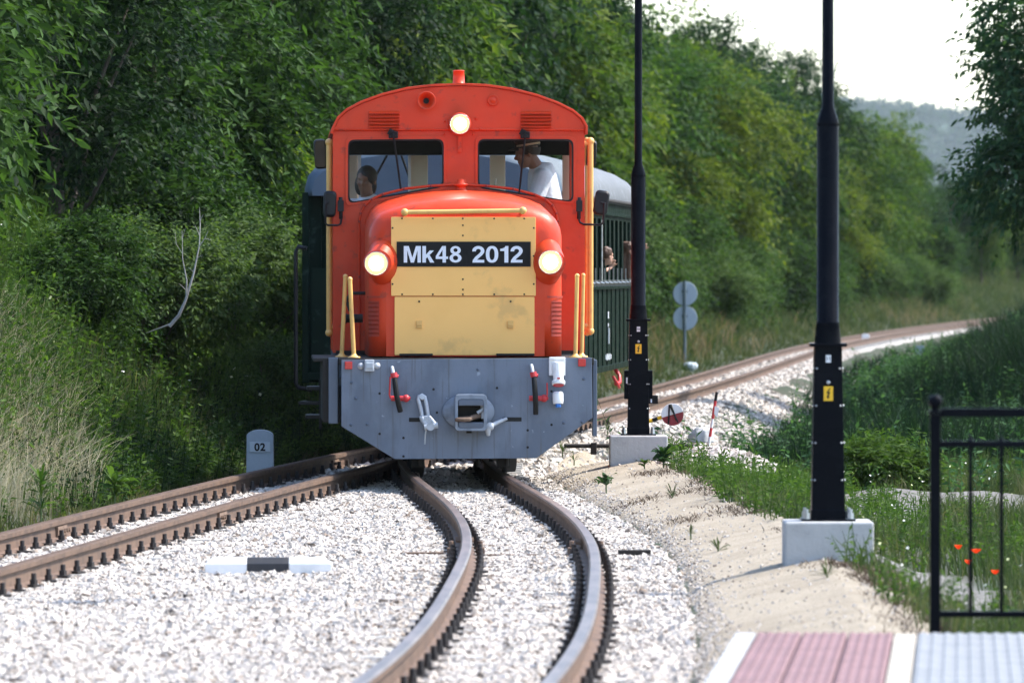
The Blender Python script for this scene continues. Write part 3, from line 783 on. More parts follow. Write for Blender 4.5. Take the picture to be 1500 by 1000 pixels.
# grille recesses in the rounded hood corners
for s in (-1, 1):
    g = MB(); cx, cy = .625, .48; n = 7; r = .1445
    ring = []
    for i in range(n):
        a = R(38 + 46*i/(n - 1)) if True else 0
        ring.append((s*(cx + r*math.sin(R(22 + 46*i/(n-1)))), cy - r*math.cos(R(22 + 46*i/(n-1)))))
    g.rings([[(x, y, z) for z in (1.08, 1.36)] for x, y in ring], False, False, False)
    for i in range(8):
        z = 1.10 + i*.034
        g.rings([[(x*1.004, y - .004, z), (x*1.010, y - .008, z + .012)] for x, y in ring], False, False, False)
    g.build('corner_grille', M['darkred'], hood)
    # cover plate below the lamp
    q = MB(); q.rings([[(s*(cx + (r+.004)*math.sin(R(8 + 78*i/9))), cy - (r+.004)*math.cos(R(8 + 78*i/9)), z) for z in (1.40, 1.385)] for i in range(10)], False, False, False)
    q.build('corner_seam', M['darkred'], hood)
# hose stub on the shaded hood side
MB().cyl((-.80, .95, 1.22), (-.93, .95, 1.22), .035).cyl((-.93, .95, 1.22), (-.95, .95, 1.22), .045).tube([(-.78, .95, 1.42), (-.9, .95, 1.42), (-.93, .95, 1.36), (-.9, .95, 1.28)], .014).build('filler_pipe', M['frame'], loco)
# hood handrail
a, b_ = LP(593, 311, .25), LP(766, 308.5, .25)
m = MB(); m.cyl(a, b_, .0175); m.sph(a, .030); m.sph(b_, .030)
for q in (a, b_): m.cyl(q, (q[0], q[1] + .22, q[2] - .01), .012)
m.build('hood_handrail', M['rail_yellow'], loco)
# lamps
def lamp(c, r, lens, name):
    rim = MB(); rim.lathe([(r*1.18, .06), (r*1.20, .0), (r*1.16, -.010), (r*1.05, -.012), (r*1.01, .004)], c, (0, 1, 0), 28, False); hl = rim.build(name, M['red'], loco)
    MB().lathe([(r*.66, -.022), (r*.5, -.026), (r*.3, -.029), (.002, -.030)], c, (0, 1, 0), 24, False).build('lens', lens, hl)
    MB().lathe([(r*1.01, .004), (r*.97, -.004), (r*.84, -.014), (r*.66, -.022)], c, (0, 1, 0), 24, False).build('lens_edge', M['lens_edge'], hl)
    MB().lathe([(r*1.10, -.012), (r*1.09, -.020), (r*1.02, -.020), (r*1.0, -.006)], c, (0, 1, 0), 28, False).build('rim', M['steel'], hl)
    return hl
lamp((LP(551, 386, .2)[0], .195, LP(0, 386, .2)[2]), .086, M['lens'], 'headlight')
h2 = lamp((LP(806, 384, .2)[0], .195, LP(0, 384, .2)[2]), .086, M['lens'], 'headlight')
p = LP(806, 384, .15); MB().sph((p[0], .163, p[2] + .012), (.010, .004, .018), 8, 6).sph((p[0] + .002, .163, p[2] - .012), (.014, .004, .010), 8, 6).build('filament', M['filament'], h2)
t0 = LP(673.5, 182, 2.1); lamp((t0[0], 2.08, t0[2]), .076, M['toplens'], 'top_headlight')
MB().cyl((t0[0], 2.09, t0[2]), (t0[0], 2.21, t0[2]), .095).box((t0[0], 2.165, t0[2] - .15), (.028, .03, .16)).build('lamp_bracket', M['red'], loco, .003)

# cab
CY = 2.2
arch = [LQ(*p, CY) for p in ((857,186),(851,175),(838,164),(816,153),(786,142),(750,133),(712,127.5),(673,126),(634,127.5),(597,132),(560,141),(530,152),(509,163),(497,174),(491,186))]
xl, xr = -1.025, 1.03
arch = [(x, z) for x, z in arch]
outer = [(xl, .93), (xr, .93)] + [(xr, arch[0][1] - .05)] + arch + [(xl, arch[-1][1] - .05)]
wl_ = rpoly([LQ(*p, CY) for p in ((512,207),(648,206),(648,272),(512,296.5))], .055)
wr_ = rpoly([LQ(*p, CY) for p in ((702,206),(838,206),(838,294.5),(702,273.5))], .055)
def grow(l, d):
    c = (sum(p[0] for p in l)/len(l), sum(p[1] for p in l)/len(l)); out = []
    for p in l:
        v = Vector((p[0] - c[0], p[1] - c[1])); out.append((c[0] + v.x + math.copysign(d, v.x)*min(1, abs(v.x)/.1), c[1] + v.y + math.copysign(d, v.y)*min(1, abs(v.y)/.1)))
    return out
cab = MB().prism([outer, grow(wl_, .008), grow(wr_, .008)], CY, CY + .05).build('cab_front', M['red'], loco, .003)
for w_ in (wl_, wr_):
    wf = MB().prism([grow(w_, .034), grow(w_, .010)], CY - .012, CY + .01).build('window_frame', M['red'], cab, .004)
    MB().prism([grow(w_, .0115), w_], CY - .015, CY + .055).build('gasket', M['rubber'], wf)
    MB().prism([grow(w_, .004)], CY + .026, CY + .030).build('window_glass', M['glass'], wf)
brow = MB(); lipz = LP(0, 190, CY)[2]
brow.prism([[(xr - .002, lipz + .004)] + arch + [(xl + .002, lipz + .004)]], CY - .022, CY - .003)
brow.tube([(xl, CY - .02, lipz), (xr, CY - .02, lipz)], .012, 8); brow.build('brow_panel', M['red'], loco, .004)
rf = MB()
def off(pts, d):
    out = []
    for i, p in enumerate(pts):
        a = Vector(pts[max(i-1, 0)]); b_ = Vector(pts[min(i+1, len(pts)-1)]); t = (b_ - a).normalized(); nrm = Vector((t.y, -t.x)); out.append((p[0] + nrm.x*d, p[1] + nrm.y*d))
    return out
ro = [(xr, arch[0][1] - .06)] + arch + [(xl, arch[-1][1] - .06)]
rf.prism([off(ro, .022) + off(ro, .002)[::-1]], CY - .045, 4.32)
rf = rf.build('cab_roof', M['red'], loco, .004)
ex = LP(672, 0, 2.7)[0]
MB().lathe([(.070, 0), (.070, .012), (.050, .018), (.045, .12), (.050, .125), (.040, .13), (.038, .08)], (ex, 2.7, 3.118), (0, 0, 1), 20).build('roof_vent', M['red'], loco)
sw = MB()
for x in (xl + .02, xr - .02):
    sw.box((x, 3.22, 1.45), (.035, 1.94, 1.03))                               # side walls below the windows
    sw.box((x, 2.32, 2.36), (.035, .14, .78)); sw.box((x, 4.12, 2.36), (.035, .14, .78)); sw.box((x, 3.22, 2.36), (.035, .10, .78))
    sw.box((x, 3.22, 2.76), (.035, 1.94, .05))
sw.build('cab_side', M['red'], loco, .004)
fl = MB(); fl.box((0, 3.2, .935), (2.0, 2.1, .03)); fl.build('cab_floor', M['frame'], loco)
# rear wall: cream pillars between three openings, dark band above
rw = MB(); ry = 4.25
def bx(x0, x1, z0, z1, y=ry, d=.05): rw.box(((x0+x1)/2, y, (z0+z1)/2), (x1-x0, d, z1-z0))
for x0, x1 in ((-1.0, -.79), (-.345, -.20), (.325, .455), (.94, 1.0)): bx(x0, x1, 1.93, 2.575)
rw.build('rear_pillar', M['cream'], loco, .004)
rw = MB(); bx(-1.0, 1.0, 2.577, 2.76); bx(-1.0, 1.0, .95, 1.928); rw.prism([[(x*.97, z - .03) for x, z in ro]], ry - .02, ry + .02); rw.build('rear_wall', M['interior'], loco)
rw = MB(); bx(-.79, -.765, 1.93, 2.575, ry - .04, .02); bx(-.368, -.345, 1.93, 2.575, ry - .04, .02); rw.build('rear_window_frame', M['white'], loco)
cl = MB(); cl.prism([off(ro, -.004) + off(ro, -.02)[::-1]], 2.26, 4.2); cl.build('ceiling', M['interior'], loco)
cp = MB(); cp.box((-.96, 2.30, 2.4), (.06, .06, .62)); cp.box((.965, 2.30, 2.4), (.05, .06, .62)); cp.build('front_pillar', M['cream'], loco, .004)
seat = MB(); seat.box((-.70, 3.45, 1.42), (.40, .40, .08)); seat.cyl((-.70, 3.45, .95), (-.70, 3.45, 1.40), .04); seat.box((-.70, 3.66, 1.68), (.38, .06, .42)); seat.build('cab_seat', M['frame'], loco, .02)
con = MB(); con.box((.02, 2.75, 1.45), (.5, .5, 1.0)); con.cyl((.30, 2.9, 1.95), (.33, 2.9, 2.36), .008); con.build('control_desk', M['cream'], loco, .01)
# short rear hood and rear beam
MB().rings([[(x, y, z) for x, z in ((.70, .93), (.70, 1.6), (.62, 1.82), (.4, 1.9), (-.4, 1.9), (-.62, 1.82), (-.70, 1.6), (-.70, .93))] for y in (4.3, 5.9)], True, False).build('rear_hood', M['red'], loco, .03)
MB().box((0, 5.2, .89), (2.0, 1.9, .05)).box((0, 6.13, .62), (1.96, .03, .6)).build('rear_beam', M['grey'], loco, .004)

# horn, vent, louvres
p = LP(624, 148.5, CY); m = MB(); m.lathe([(.030, .03), (.030, -.05), (.040, -.10), (.062, -.135), (.076, -.147), (.073, -.152), (.058, -.135), (.034, -.10), (.02, -.06)], (p[0], CY - .02, p[2]), (0, 1, 0), 26, False); hn = m.build('horn', M['red'], loco)
MB().cyl((p[0], CY - .09, p[2]), (p[0], CY - .08, p[2]), .036, n=20).build('horn_throat', M['rubber'], hn)
p = LP(722, 147.5, CY); m = MB(); m.lathe([(.048, .01), (.048, -.025), (.040, -.034), (.034, -.026), (.028, -.022), (.018, -.034), (.002, -.036)], (p[0], CY - .02, p[2]), (0, 1, 0), 22); m.build('round_vent', M['red'], loco)
for x0, x1 in ((540, 585), (762.5, 807.5)):
    m = MB(); a = LP(x0, 186, CY); b_ = LP(x1, 166, CY)
    for i in range(5):
        z = a[2] + (b_[2] - a[2])*i/4
        m.rings([[(x, CY - .022, z + .016), (x, CY - .056, z - .001), (x, CY - .056, z - .006), (x, CY - .022, z - .008)] for x in (a[0], b_[0])], True, False)
    m.build('louvre', M['red'], loco, .002)
for x, y in ((652,178),(697,174),(650,197),(693,197),(703,189)): p = LP(x, y, CY); MB().sph((p[0], CY - .028, p[2]), .011, 8, 5).build('cab_bolt', M['red'], loco)
p = LP(676, 273, 2.05); m = MB(); m.lathe([(.062, -.05), (.062, -.035), (.036, -.03), (.036, .0), (.055, .004), (.055, .022), (.038, .026), (.038, .05), (.03, .058), (.002, .06)], (p[0], 2.06, p[2]), (0, 0, 1), 18); m.build('hood_valve', M['red'], loco)
# wipers
for x0, (x1, y1) in ((576, (585, 262)), (769, (762, 268))):
    m = MB(); p = LP(x0, 198, CY); m.box((p[0], CY - .05, p[2]), (.075, .07, .055)).box((p[0] - .02, CY - .06, p[2] + .02), (.045, .05, .05), Matrix.Rotation(.5, 3, 'Y')).cyl((p[0], CY - .09, p[2] - .01), (p[0], CY, p[2] - .01), .018)
    q = LP(x1, y1, CY); m.tube([(p[0], CY - .07, p[2]), ((p[0]*.6+q[0]*.4), CY - .065, p[2]*.6+q[2]*.4), (q[0], CY - .03, q[2])], .0095, 6)
    d = (Vector((q[0] - p[0], 0, q[2] - p[2]))).normalized()*.17
    m.tube([(q[0] - d.x, CY - .02, q[2] - d.z), (q[0] + d.x*.5, CY - .02, q[2] + d.z*.5)], .009, 6); m.build('wiper', M['rubber'], loco, .004)
m = MB()
for (x0, y0), (x1, y1) in (((567, 228), (545, 268)), ((588, 228), (607, 280))):
    a = LP(x0, y0, 4.3); b_ = LP(x1, y1, 4.3); m.tube([(a[0], 4.30, a[2]), (b_[0], 4.30, b_[2])], .011, 6)
m.build('rear_wiper', M['rubber'], loco)
# cab handrails
def hrail(x, y0, y1, yl, r, name):
    a = LP(x, y0, yl); b_ = LP(x, y1, yl); m = MB(); m.cyl(a, b_, r)
    for q in (a, b_): m.sph(q, r*1.32)
    sgn = 1 if a[0] < 0 else -1
    for t in (.01, .97): q = Vector(a)*(1-t) + Vector(b_)*t; m.cyl(q, (q.x + sgn*.08, q.y, q.z), r*.7)
    m.build(name, M['rail_yellow'], loco)
hrail(482.5, 209, 487, 2.34, .0255, 'cab_handrail'); hrail(865, 207, 485, 2.30, .0245, 'cab_handrail'); hrail(860.0, 205, 488, 4.0, .017, 'cab_handrail')
for (x0, y0, x1, y1, yl, r) in ((506, 405, 500.5, 521.5, .62, .0175), (512.5, 409, 518.5, 523.5, .12, .0175), (845.5, 404, 843, 522.5, .14, .0165), (854.5, 403.5, 852, 521.5, .5, .0165)):
    a = LP(x0, y0, yl); b_ = LP(x1, y1, yl); m = MB(); m.cyl((b_[0], yl, .92), a, r); m.sph(a, r*1.15); m.lathe([(.05, 0), (.05, .008), (.03, .012), (r, .03)], (b_[0], yl, .917), (0, 0, 1), 16); m.build('deck_handrail', M['rail_yellow'], loco)
# mirrors
def mirror(c, w, h, tilt, hinge, arm, flip=0):
    m = MB(); mm = rrect(-w/2, w/2, -h/2, h/2, w*.3, 5)
    rot = Matrix.Rotation(tilt, 3, 'Y')
    rs = []
    for yy, sc_ in ((-.02, .55), (-.038, .80), (-.030, .96), (.0, 1.0), (.03, .97)):
        rs.append([Vector(c) + rot @ Vector((x*sc_, yy if yy != -.02 else -.046, z*sc_)) for x, z in mm])
    m.rings(rs[1:], True, True); mi = m.build('mirror', M['black'], loco)
    if flip: MB().prism([[(x*.86, z*.88) for x, z in mm]], -.044, -.0395).build('mirror_glass', M['mirror'], mi, loc=c)
    if hinge:
        a, b_ = hinge; k = MB(); k.cyl(a, b_, .016, n=10); q = (Vector(a)*.6 + Vector(b_)*.4); k.box(q, (.05, .05, .09)); k.tube(arm, .009, 8); k.build('mirror_arm', M['black'], mi, .003)
Yh = 2.12
mirror(LP(483, 299, Yh), .105, .215, R(3), (LP(499, 289, Yh), LP(499.5, 321, Yh)), [LP(500, 321, Yh), LP(499, 328, Yh), LP(495, 330, Yh), LP(480, 330, Yh - .02), LP(477, 327, Yh - .03), LP(477, 298, Yh - .05), LP(482, 297, Yh - .05)])
mirror(LP(881, 297, Yh), .118, .205, R(9), (LP(849, 289, Yh), LP(848, 321, Yh)), [LP(848, 321, Yh), LP(850, 326, Yh), LP(855, 328.5, Yh), LP(880, 329.5, Yh - .02), LP(884, 326, Yh - .03), LP(886, 297, Yh - .05), LP(880, 297, Yh - .05)])
mirror(LP(469.5, 226, 2.7), .105, .245, R(-4), (LP(486, 240, 2.7), LP(486, 225, 2.7)), [LP(486, 238, 2.7), LP(476, 246, 2.68), LP(474, 244, 2.66)], 1)
mirror(LP(866.5, 225, 2.9), .085, .215, R(2), None, None, 1)

# fittings on the buffer beam
def bp(x, y, d=0.): p = LP(x, y, 0); return (p[0], -d, p[2])
for x, y in ((510.5, 535), (852.5, 531)): p = bp(x, y); MB().box((p[0], -.012, p[2]), (.058, .024, .058)).build('red_reflector', M['redlens'], loco, .004)
p = bp(541, 535); m = MB(); m.box((p[0], -.03, p[2]), (.075, .06, .092)).box((p[0], -.065, p[2]), (.06, .012, .05))
m.build('socket_box', M['greylight'], loco, .006)
for x, y in ((528.5, 536), (552.5, 535.5)): p = bp(x, y); MB().lathe([(.026, 0), (.026, .008), (.018, .010), (.016, .020), (.003, .024)], (p[0], 0, p[2]), (0, -1, 0), 14).build('socket_bolt', M['greylight'], loco)
def hose(x, y, pts, hx, valve):
    h = MB(); h.tube([bp(*q) for q in pts], [.017] + [.021]*(len(pts)-1), 12); hs = h.build('brake_hose', M['rubber'], loco)
    k = MB(); a = bp(x, y); k.tube([(a[0], .0, a[2]), (a[0], -.05, a[2] - .005), (a[0] + .004, -.085, a[2] - .03), (a[0] + .006, -.095, a[2] - .06)], .014, 10); k.build('hose_pipe', M['greylight'], hs)
    k = MB(); c = bp(*valve, .055); k.cyl((c[0] - .055, -.055, c[2]), (c[0] + .065, -.055, c[2]), .021).cyl((c[0] + .05, -.055, c[2]), (c[0] + .095, -.055, c[2]), .014).sph((c[0] + .062, -.055, c[2]), .030, 10, 7).cyl((c[0], .0, c[2]), (c[0], -.06, c[2]), .017)
    d = bp(pts[0][0], pts[0][1], pts[0][2]); k.cyl((d[0] - .005, d[1], d[2] + .012), (d[0] + .003, d[1] - .004, d[2] - .025), .027); k.cyl((d[0] + .018, d[1], d[2] - .012), (d[0] + .034, d[1], d[2] - .016), .014)
    k.tube([(c[0] + hx[0], -.07, c[2]), (c[0] + hx[0]*1.15, -.078, c[2] + .03), (c[0] + hx[1], -.07, c[2] + hx[2])], .007, 6); k.build('hose_valve', M['brakered'], hs)
hose(574.5, 538, [(577, 548, .10), (578, 560, .125), (580, 576, .135), (583, 590, .125), (586, 602, .10)], (-.06, -.062, .17), (583, 583))
hose(778.5, 535, [(781, 547, .10), (782, 560, .125), (783, 576, .135), (784, 592, .125), (784, 606, .10)], (.075, .085, .12), (785, 583))
# screw coupling link hanging at left
m = MB(); a = bp(619, 580, .03); LR = .0155
m.tube([bp(620, 617, .06), bp(616, 598, .05), bp(612.5, 585, .04), bp(613.5, 580.5, .035), bp(618, 578.5, .035), bp(622, 581, .035), bp(624, 590, .045), bp(627.5, 612, .065)], LR, 8)
m.cyl(bp(618, 583, 0), bp(618, 581.5, .055), .017)
m.tube([bp(615, 612, .06), bp(626, 611, .075)], .018, 8)
m.cyl(bp(617, 611, .07), bp(626, 625, .09), .019); m.cyl(bp(628, 610, .07), bp(637, 621, .09), .017); m.cyl(bp(621, 625, .09), bp(641, 622, .09), .024); m.cyl(bp(630, 624, .115), bp(630, 624, .06), .032); m.box(bp(626, 616, .08), (.05, .03, .05))
m.tube([bp(624, 627, .085), bp(622.5, 636, .07), bp(622, 650, .05)], .007, 6)
m.build('coupling_link', M['greylight'], loco)
p = bp(607, 614.5); MB().box((p[0], .004, p[2]), (.085, .016, .032)).build('slot', M['rubber'], bb)
p = bp(750, 614); MB().box((p[0], .004, p[2]), (.15, .016, .032)).build('slot', M['rubber'], bb)
p = bp(687, 631); MB().box((p[0], .004, p[2]), (.042, .014, .034)).build('slot', M['rubber'], bb)
# centre buffer: domed disc with a pocket
c = bp(686, 602.5); m = MB(); rs = []
for t, yy in ((1.0, .0), (1.0, -.040), (.975, -.050), (.60, -.056)):
    rs.append([(c[0] + .204*t*math.cos(a), yy, c[2] + .139*t*math.sin(a)) for a in [2*math.pi*k/40 for k in range(40)]])
m.rings(rs, True, True)
buf = m.build('centre_buffer', M['greyworn'], loco)
px0, px1, pz0, pz1 = bp(665.5, 0)[0], bp(712, 0)[0], bp(0, 630)[2], bp(0, 577)[2]
inner = rrect(px0 + .022, px1 - .025, pz0 + .022, pz1 - .035, .02, 3)
m = MB(); m.prism([rrect(px0, px1, pz0, pz1, .03, 4), inner], -.215, -.05)
m.build('coupler_pocket', M['greyworn'], buf, .004)
MB().prism([inner], -.065, -.048).build('pocket_back', M['frame'], buf)
m = MB(); w0, w1 = px0 + .03, px1 - .035
MB().box(((px0+px1)/2, -.14, pz1 - .062), (px1 - px0 - .05, .15, .05)).build('pocket_jaw', M['grey'], buf, .006); MB().box(((px0+px1)/2, -.14, pz0 + .045), (px1 - px0 - .05, .15, .045)).build('pocket_jaw', M['grey'], buf, .006)
a = bp(678, 613.5); m = MB(); m.tube([(a[0] - .055, -.23, a[2]), (a[0] - .05, -.255, a[2]), (a[0], -.265, a[2]), (a[0] + .05, -.25, a[2] + .004), (a[0] + .058, -.215, a[2] + .008), (a[0] + .03, -.18, a[2] + .012), (a[0] - .03, -.185, a[2] + .006), (a[0] - .055, -.205, a[2]), (a[0] - .055, -.23, a[2])], .016, 8)
m.cyl((a[0] + .05, -.2, a[2] + .012), (a[0] + .16, -.12, a[2] + .035), .02); m.build('coupling_bar', M['rusty'], buf)
a = bp(700, 603, .16); MB().tube([(a[0] + .045, -.16, a[2] + .05), (a[0] + .03, -.17, a[2] + .02), (a[0] - .01, -.17, a[2] - .005)], .015, 8).cyl((a[0] + .035, -.15, a[2] + .06), (a[0] + .04, -.15, a[2] - .05), .02).build('coupling_pin', M['greylight'], buf)
# release lever at right
m = MB(); m.tube([bp(742, 613, .02), bp(734, 616, .05), bp(727, 619, .07), bp(720, 623, .085)], [.012, .015, .017, .018], 8); m.sph(bp(717.5, 624, .085), (.032, .03, .034), 12, 8)
m.tube([bp(716, 624, .085), bp(714, 630, .085), bp(715, 637.5, .08)], [.028, .025, .014], 10); m.build('release_lever', M['greylight'], loco)
# white sockets
p = bp(816, 536.5); m = MB(); m.box((p[0], -.02, p[2]), (.128, .04, .145)).box((p[0], -.045, p[2] + .062), (.118, .03, .02)); q = bp(817, 531); q2 = bp(817.5, 561)
m.cyl((q[0], -.05, q[2]), (q2[0], -.09, q2[2]), .044, .040, 20).cyl((q2[0], -.086, q2[2] + .02), (q2[0], -.095, q2[2] - .012), .052, n=20); m.box((q[0] - .008, -.095, q[2] - .05), (.03, .03, .11)); ws = m.build('power_socket', M['white'], loco, .005)
p = bp(817.5, 553.5); MB().box((p[0], -.135, p[2]), (.024, .012, .012)).cyl((q2[0], -.093, q2[2] - .008), (q2[0], -.096, q2[2] - .016), .042, n=18).build('socket_tab', M['brakered'], ws)
q, q2 = bp(817, 573.5), bp(817, 591); m = MB(); m.lathe([(.030, 0), (.040, .008), (.043, .02), (.043, .07), (.040, .095)], (q[0], -.055, q[2]), (0, -.1, -1), 20); m.box((q[0], -.01, (q[2]+q2[2])/2), (.06, .03, .06)); ws = m.build('small_socket', M['white'], loco, .002)
MB().cyl((q2[0], -.065, q2[2] + .004), (q2[0] + .003, -.068, q2[2] - .028), .022).box((q2[0], -.09, q2[2] - .012), (.02, .02, .025)).build('socket_plug', M['blue'], ws)

# ------------------------------------------------------------------ coach
CX0, CY0, CS = -.72, 61.3, .075
CH = -math.atan(CS)
coach = thing('railway_coach', 'dark green passenger coach with pale roof coupled behind the red locomotive', 'railway coach', (CX0, CY0, 0), CH)
def CL(p):
    d = Vector((p[0] - CX0, p[1] - CY0)); c, s = math.cos(-CH), math.sin(-CH); return (d.x*c - d.y*s, d.x*s + d.y*c, p[2])
HW, CLEN, ZS, ZE = 1.13, 12.6, .60, 2.33
def cside(x, name):
    # windows
    holes = []; y = .75
    while y < CLEN - .6: holes.append(rrect(y, y + .46, 1.50, 2.12, .035, 3)); y += .72
    m = MB(); m.prism([[(0, ZS), (CLEN, ZS), (CLEN, ZE), (0, ZE)]] + holes, 0, .04)
    m.v = [(x - math.copysign(p[1], x), p[0], p[2]) for p in m.v]
    o = m.build(name, M['green'], coach)
    t = MB(); y = .75; xx = x + math.copysign(.012, x)
    t.box((xx, .05, 1.475), (.025, .02, .06)); t.box((xx, .41, 1.475), (.025, .02, .06)); t.box((xx - math.copysign(.008, x), .23, 1.50), (.034, .44, .02)); t.box((xx, .23, 1.56), (.012, .014, .14)); t.cyl((xx, .19, 1.485), (xx + math.copysign(.03, x), .27, 1.475), .014, n=6)
    t = t.mesh('window_latch', M['steel'])
    while y < CLEN - .6: link('window_latch', t, o, (0, y, 0)); y += .72
    t = MB(); t.box((x + math.copysign(.008, x), CLEN/2, 1.435), (.03, CLEN, .035)); t.box((x + math.copysign(.008, x), CLEN/2, 2.17), (.02, CLEN, .03)); t.box((x + math.copysign(.004, x), CLEN/2, .63), (.025, CLEN, .06))
    for i in range(19): t.box((x + math.copysign(.002, x), .02 + i*.72, 1.02), (.02, .018, .80))
    t.build('waist_rail', M['green'], o, .003)
    return o
sr = cside(HW, 'coach_side'); cside(-HW, 'coach_side')
m = MB(); m.box((HW + .008, 7.35, 1.16), (.012, .10, .07)).box((HW + .008, 7.35, 1.06), (.012, .07, .035)).box((HW + .008, 7.5, .95), (.012, .03, .16))
for i in range(5): m.box((HW + .01, 7.0 + i*.18, .74), (.012, .05 + .02*(i % 3), .045 + .02*(i % 2)))
m.build('painted_marking', M['white'], sr); q = CL(P(871, 350, 67.0)); MB().cyl((HW + .04, q[1], 1.50), (HW + .04, q[1], 2.10), .012).build('handle_bar', M['steel'], sr)
m = MB(); m.prism([[(-HW + .03, ZS), (HW - .03, ZS), (HW - .03, ZE - .01), (-HW + .03, ZE - .01)], rrect(-.38, .38, .75, 2.0, .05, 3)], .02, .07); m.build('coach_end', M['green'], coach)
m = MB(); m.box((0, .10, 1.35), (.80, .03, 1.35)); m.build('end_door', M['void'], coach, .004)
m = MB(); m.prism([[(-HW + .03, ZS), (HW - .03, ZS), (HW - .03, ZE - .01), (-HW + .03, ZE - .01)]], CLEN - .05, CLEN); m.build('coach_end', M['green'], coach)
m = MB(); m.box((0, CLEN/2, .70), (2*HW - .06, CLEN, .08)); m.build('coach_floor', M['void'], coach)
m = MB(); m.box((0, CLEN/2, 1.2), (.02, CLEN - .3, 1.0)); 
for i in range(9): m.box((-.55, 1.0 + i*1.4, 1.15), (.75, .08, .85)); m.box((.35, 1.0 + i*1.4, 1.15), (.55, .08, .85))
m.build('coach_seats', M['void'], coach, .004)
def rsec(y, k, drop=0.):
    n = 14; return [(math.sin(R(-90 + 180*i/n))*(HW + .02)*k, y, ZE - drop*0 + (math.cos(R(-90 + 180*i/n))**.85)*.46*(1 - drop)*1.0) for i in range(n + 1)]
m = MB(); secs = [rsec(y, 1) for y in (.30, 3, 6, 9, CLEN - .2)]
rr = MB(); rr.rings([s + [(s[-1][0], s[0][1], ZE - .05), (s[0][0], s[0][1], ZE - .05)] for s in secs], True, True); rr.build('coach_roof', M['roofgrey'], coach)
m = MB(); es = [rsec(y, k, d) for y, k, d in ((-.42, .90, .30), (-.40, .93, .22), (-.30, .97, .12), (-.05, .99, .03), (.31, 1.003, -.005))]
m.rings([s + [(s[-1][0], s[0][1], ZE - .06), (s[0][0], s[0][1], ZE - .06)] for s in es], True, True); m.build('roof_end', M['roofblue'], coach)
m = MB()
for s in (-1, 1): m.tube([(s*(HW + .02), .28, ZE - .03), (s*(HW + .02), CLEN, ZE - .02)], .022, 6)
m.build('gutter', M['frame'], coach)
m = MB()
for i in range(4): m.lathe([(.12, -.1), (.12, .06), (.16, .07), (.16, .10), (.02, .14)], (0, 2 + i*3.1, ZE + .46), (0, 0, 1), 14)
m.build('roof_ventilator', M['roofgrey'], coach)
# end platform with posts, railings and steps
m = MB()
for s in (-1, 1):
    m.box((s*(HW - .03), -.36, 1.45), (.06, .06, 1.7)); m.box((s*.55, -.38, 1.45), (.05, .05, 1.7))
    m.box((s*.80, -.38, 1.15), (.5, .03, .95)); m.box((s*(HW - .10), -.15, 1.5), (.10, .08, 1.7))
m.box((0, -.18, .66), (2*HW - .1, .5, .07)); m.build('end_platform', M['green'], coach, .006)
for s in (-1, 1):
    x = s*(HW + .055)
    MB().tube([(x - s*.10, -.40, 1.80), (x - s*.02, -.40, 1.815), (x, -.40, 1.77), (x, -.40, 1.2), (x, -.40, .60), (x - s*.02, -.40, .56), (x - s*.14, -.40, .54)], .019, 8).build('grab_rail', M['black'], coach)
    MB().box((s*(HW - .12), -.2, .42), (.30, .40, .03)).box((s*(HW - .26), -.2, .50), (.02, .36, .22)).build('step', M['black'], coach, .004)
m = MB()
for y in (1.7, 3.1, 9.6, 11.0):
    for s in (-1, 1): m.lathe([(.03, -.06), (.30, -.05), (.32, -.03), (.285, -.01), (.28, .05), (.1, .05), (.02, .07)], (s*GAUGE/2, y, .282), (s, 0, 0), 24)
    m.cyl((-.4, y, .282), (.4, y, .282), .05)
m.build('wheelset', M['frame'], coach)
m = MB()
for y in (2.4, 10.3):
    for s in (-1, 1): m.box((s*.56, y, .34), (.10, 2.1, .14)); m.box((s*.60, y, .42), (.10, .5, .2)); m.box((s*.60, y - .7, .28), (.12, .22, .22)); m.box((s*.60, y + .7, .28), (.12, .22, .22))
    m.box((0, y, .45), (1.3, .3, .14))
for s in (-1, 1): m.box((s*.62, CLEN/2, .54), (.10, CLEN, .12)); m.box((s*.7, 5.4, .40), (.4, .9, .26))
m.build('bogie', M['frame'], coach, .012)
m = MB(); q = CL(P(903, 540, 70.6)); m.tube([(HW - .05, q[1], .60), (HW, q[1], .52), (HW + .01, q[1] - .1, .45), (HW - .02, q[1] - .25, .44)], .02, 8); m.tube([(HW - .05, q[1] - .3, .52), (HW, q[1] - .32, .44), (HW, q[1] - .05, .40)], .016, 8); m.build('brake_lever', M['brakered'], coach)
# ------------------------------------------------------------------ people
def limb(mb, pts, rs, n=10):
    for i in range(len(pts) - 1):
        mb.cyl(pts[i], pts[i+1], rs[i], rs[i+1], n)
    for p, r in zip(pts, rs): mb.sph(p, r*1.0, n, 7)

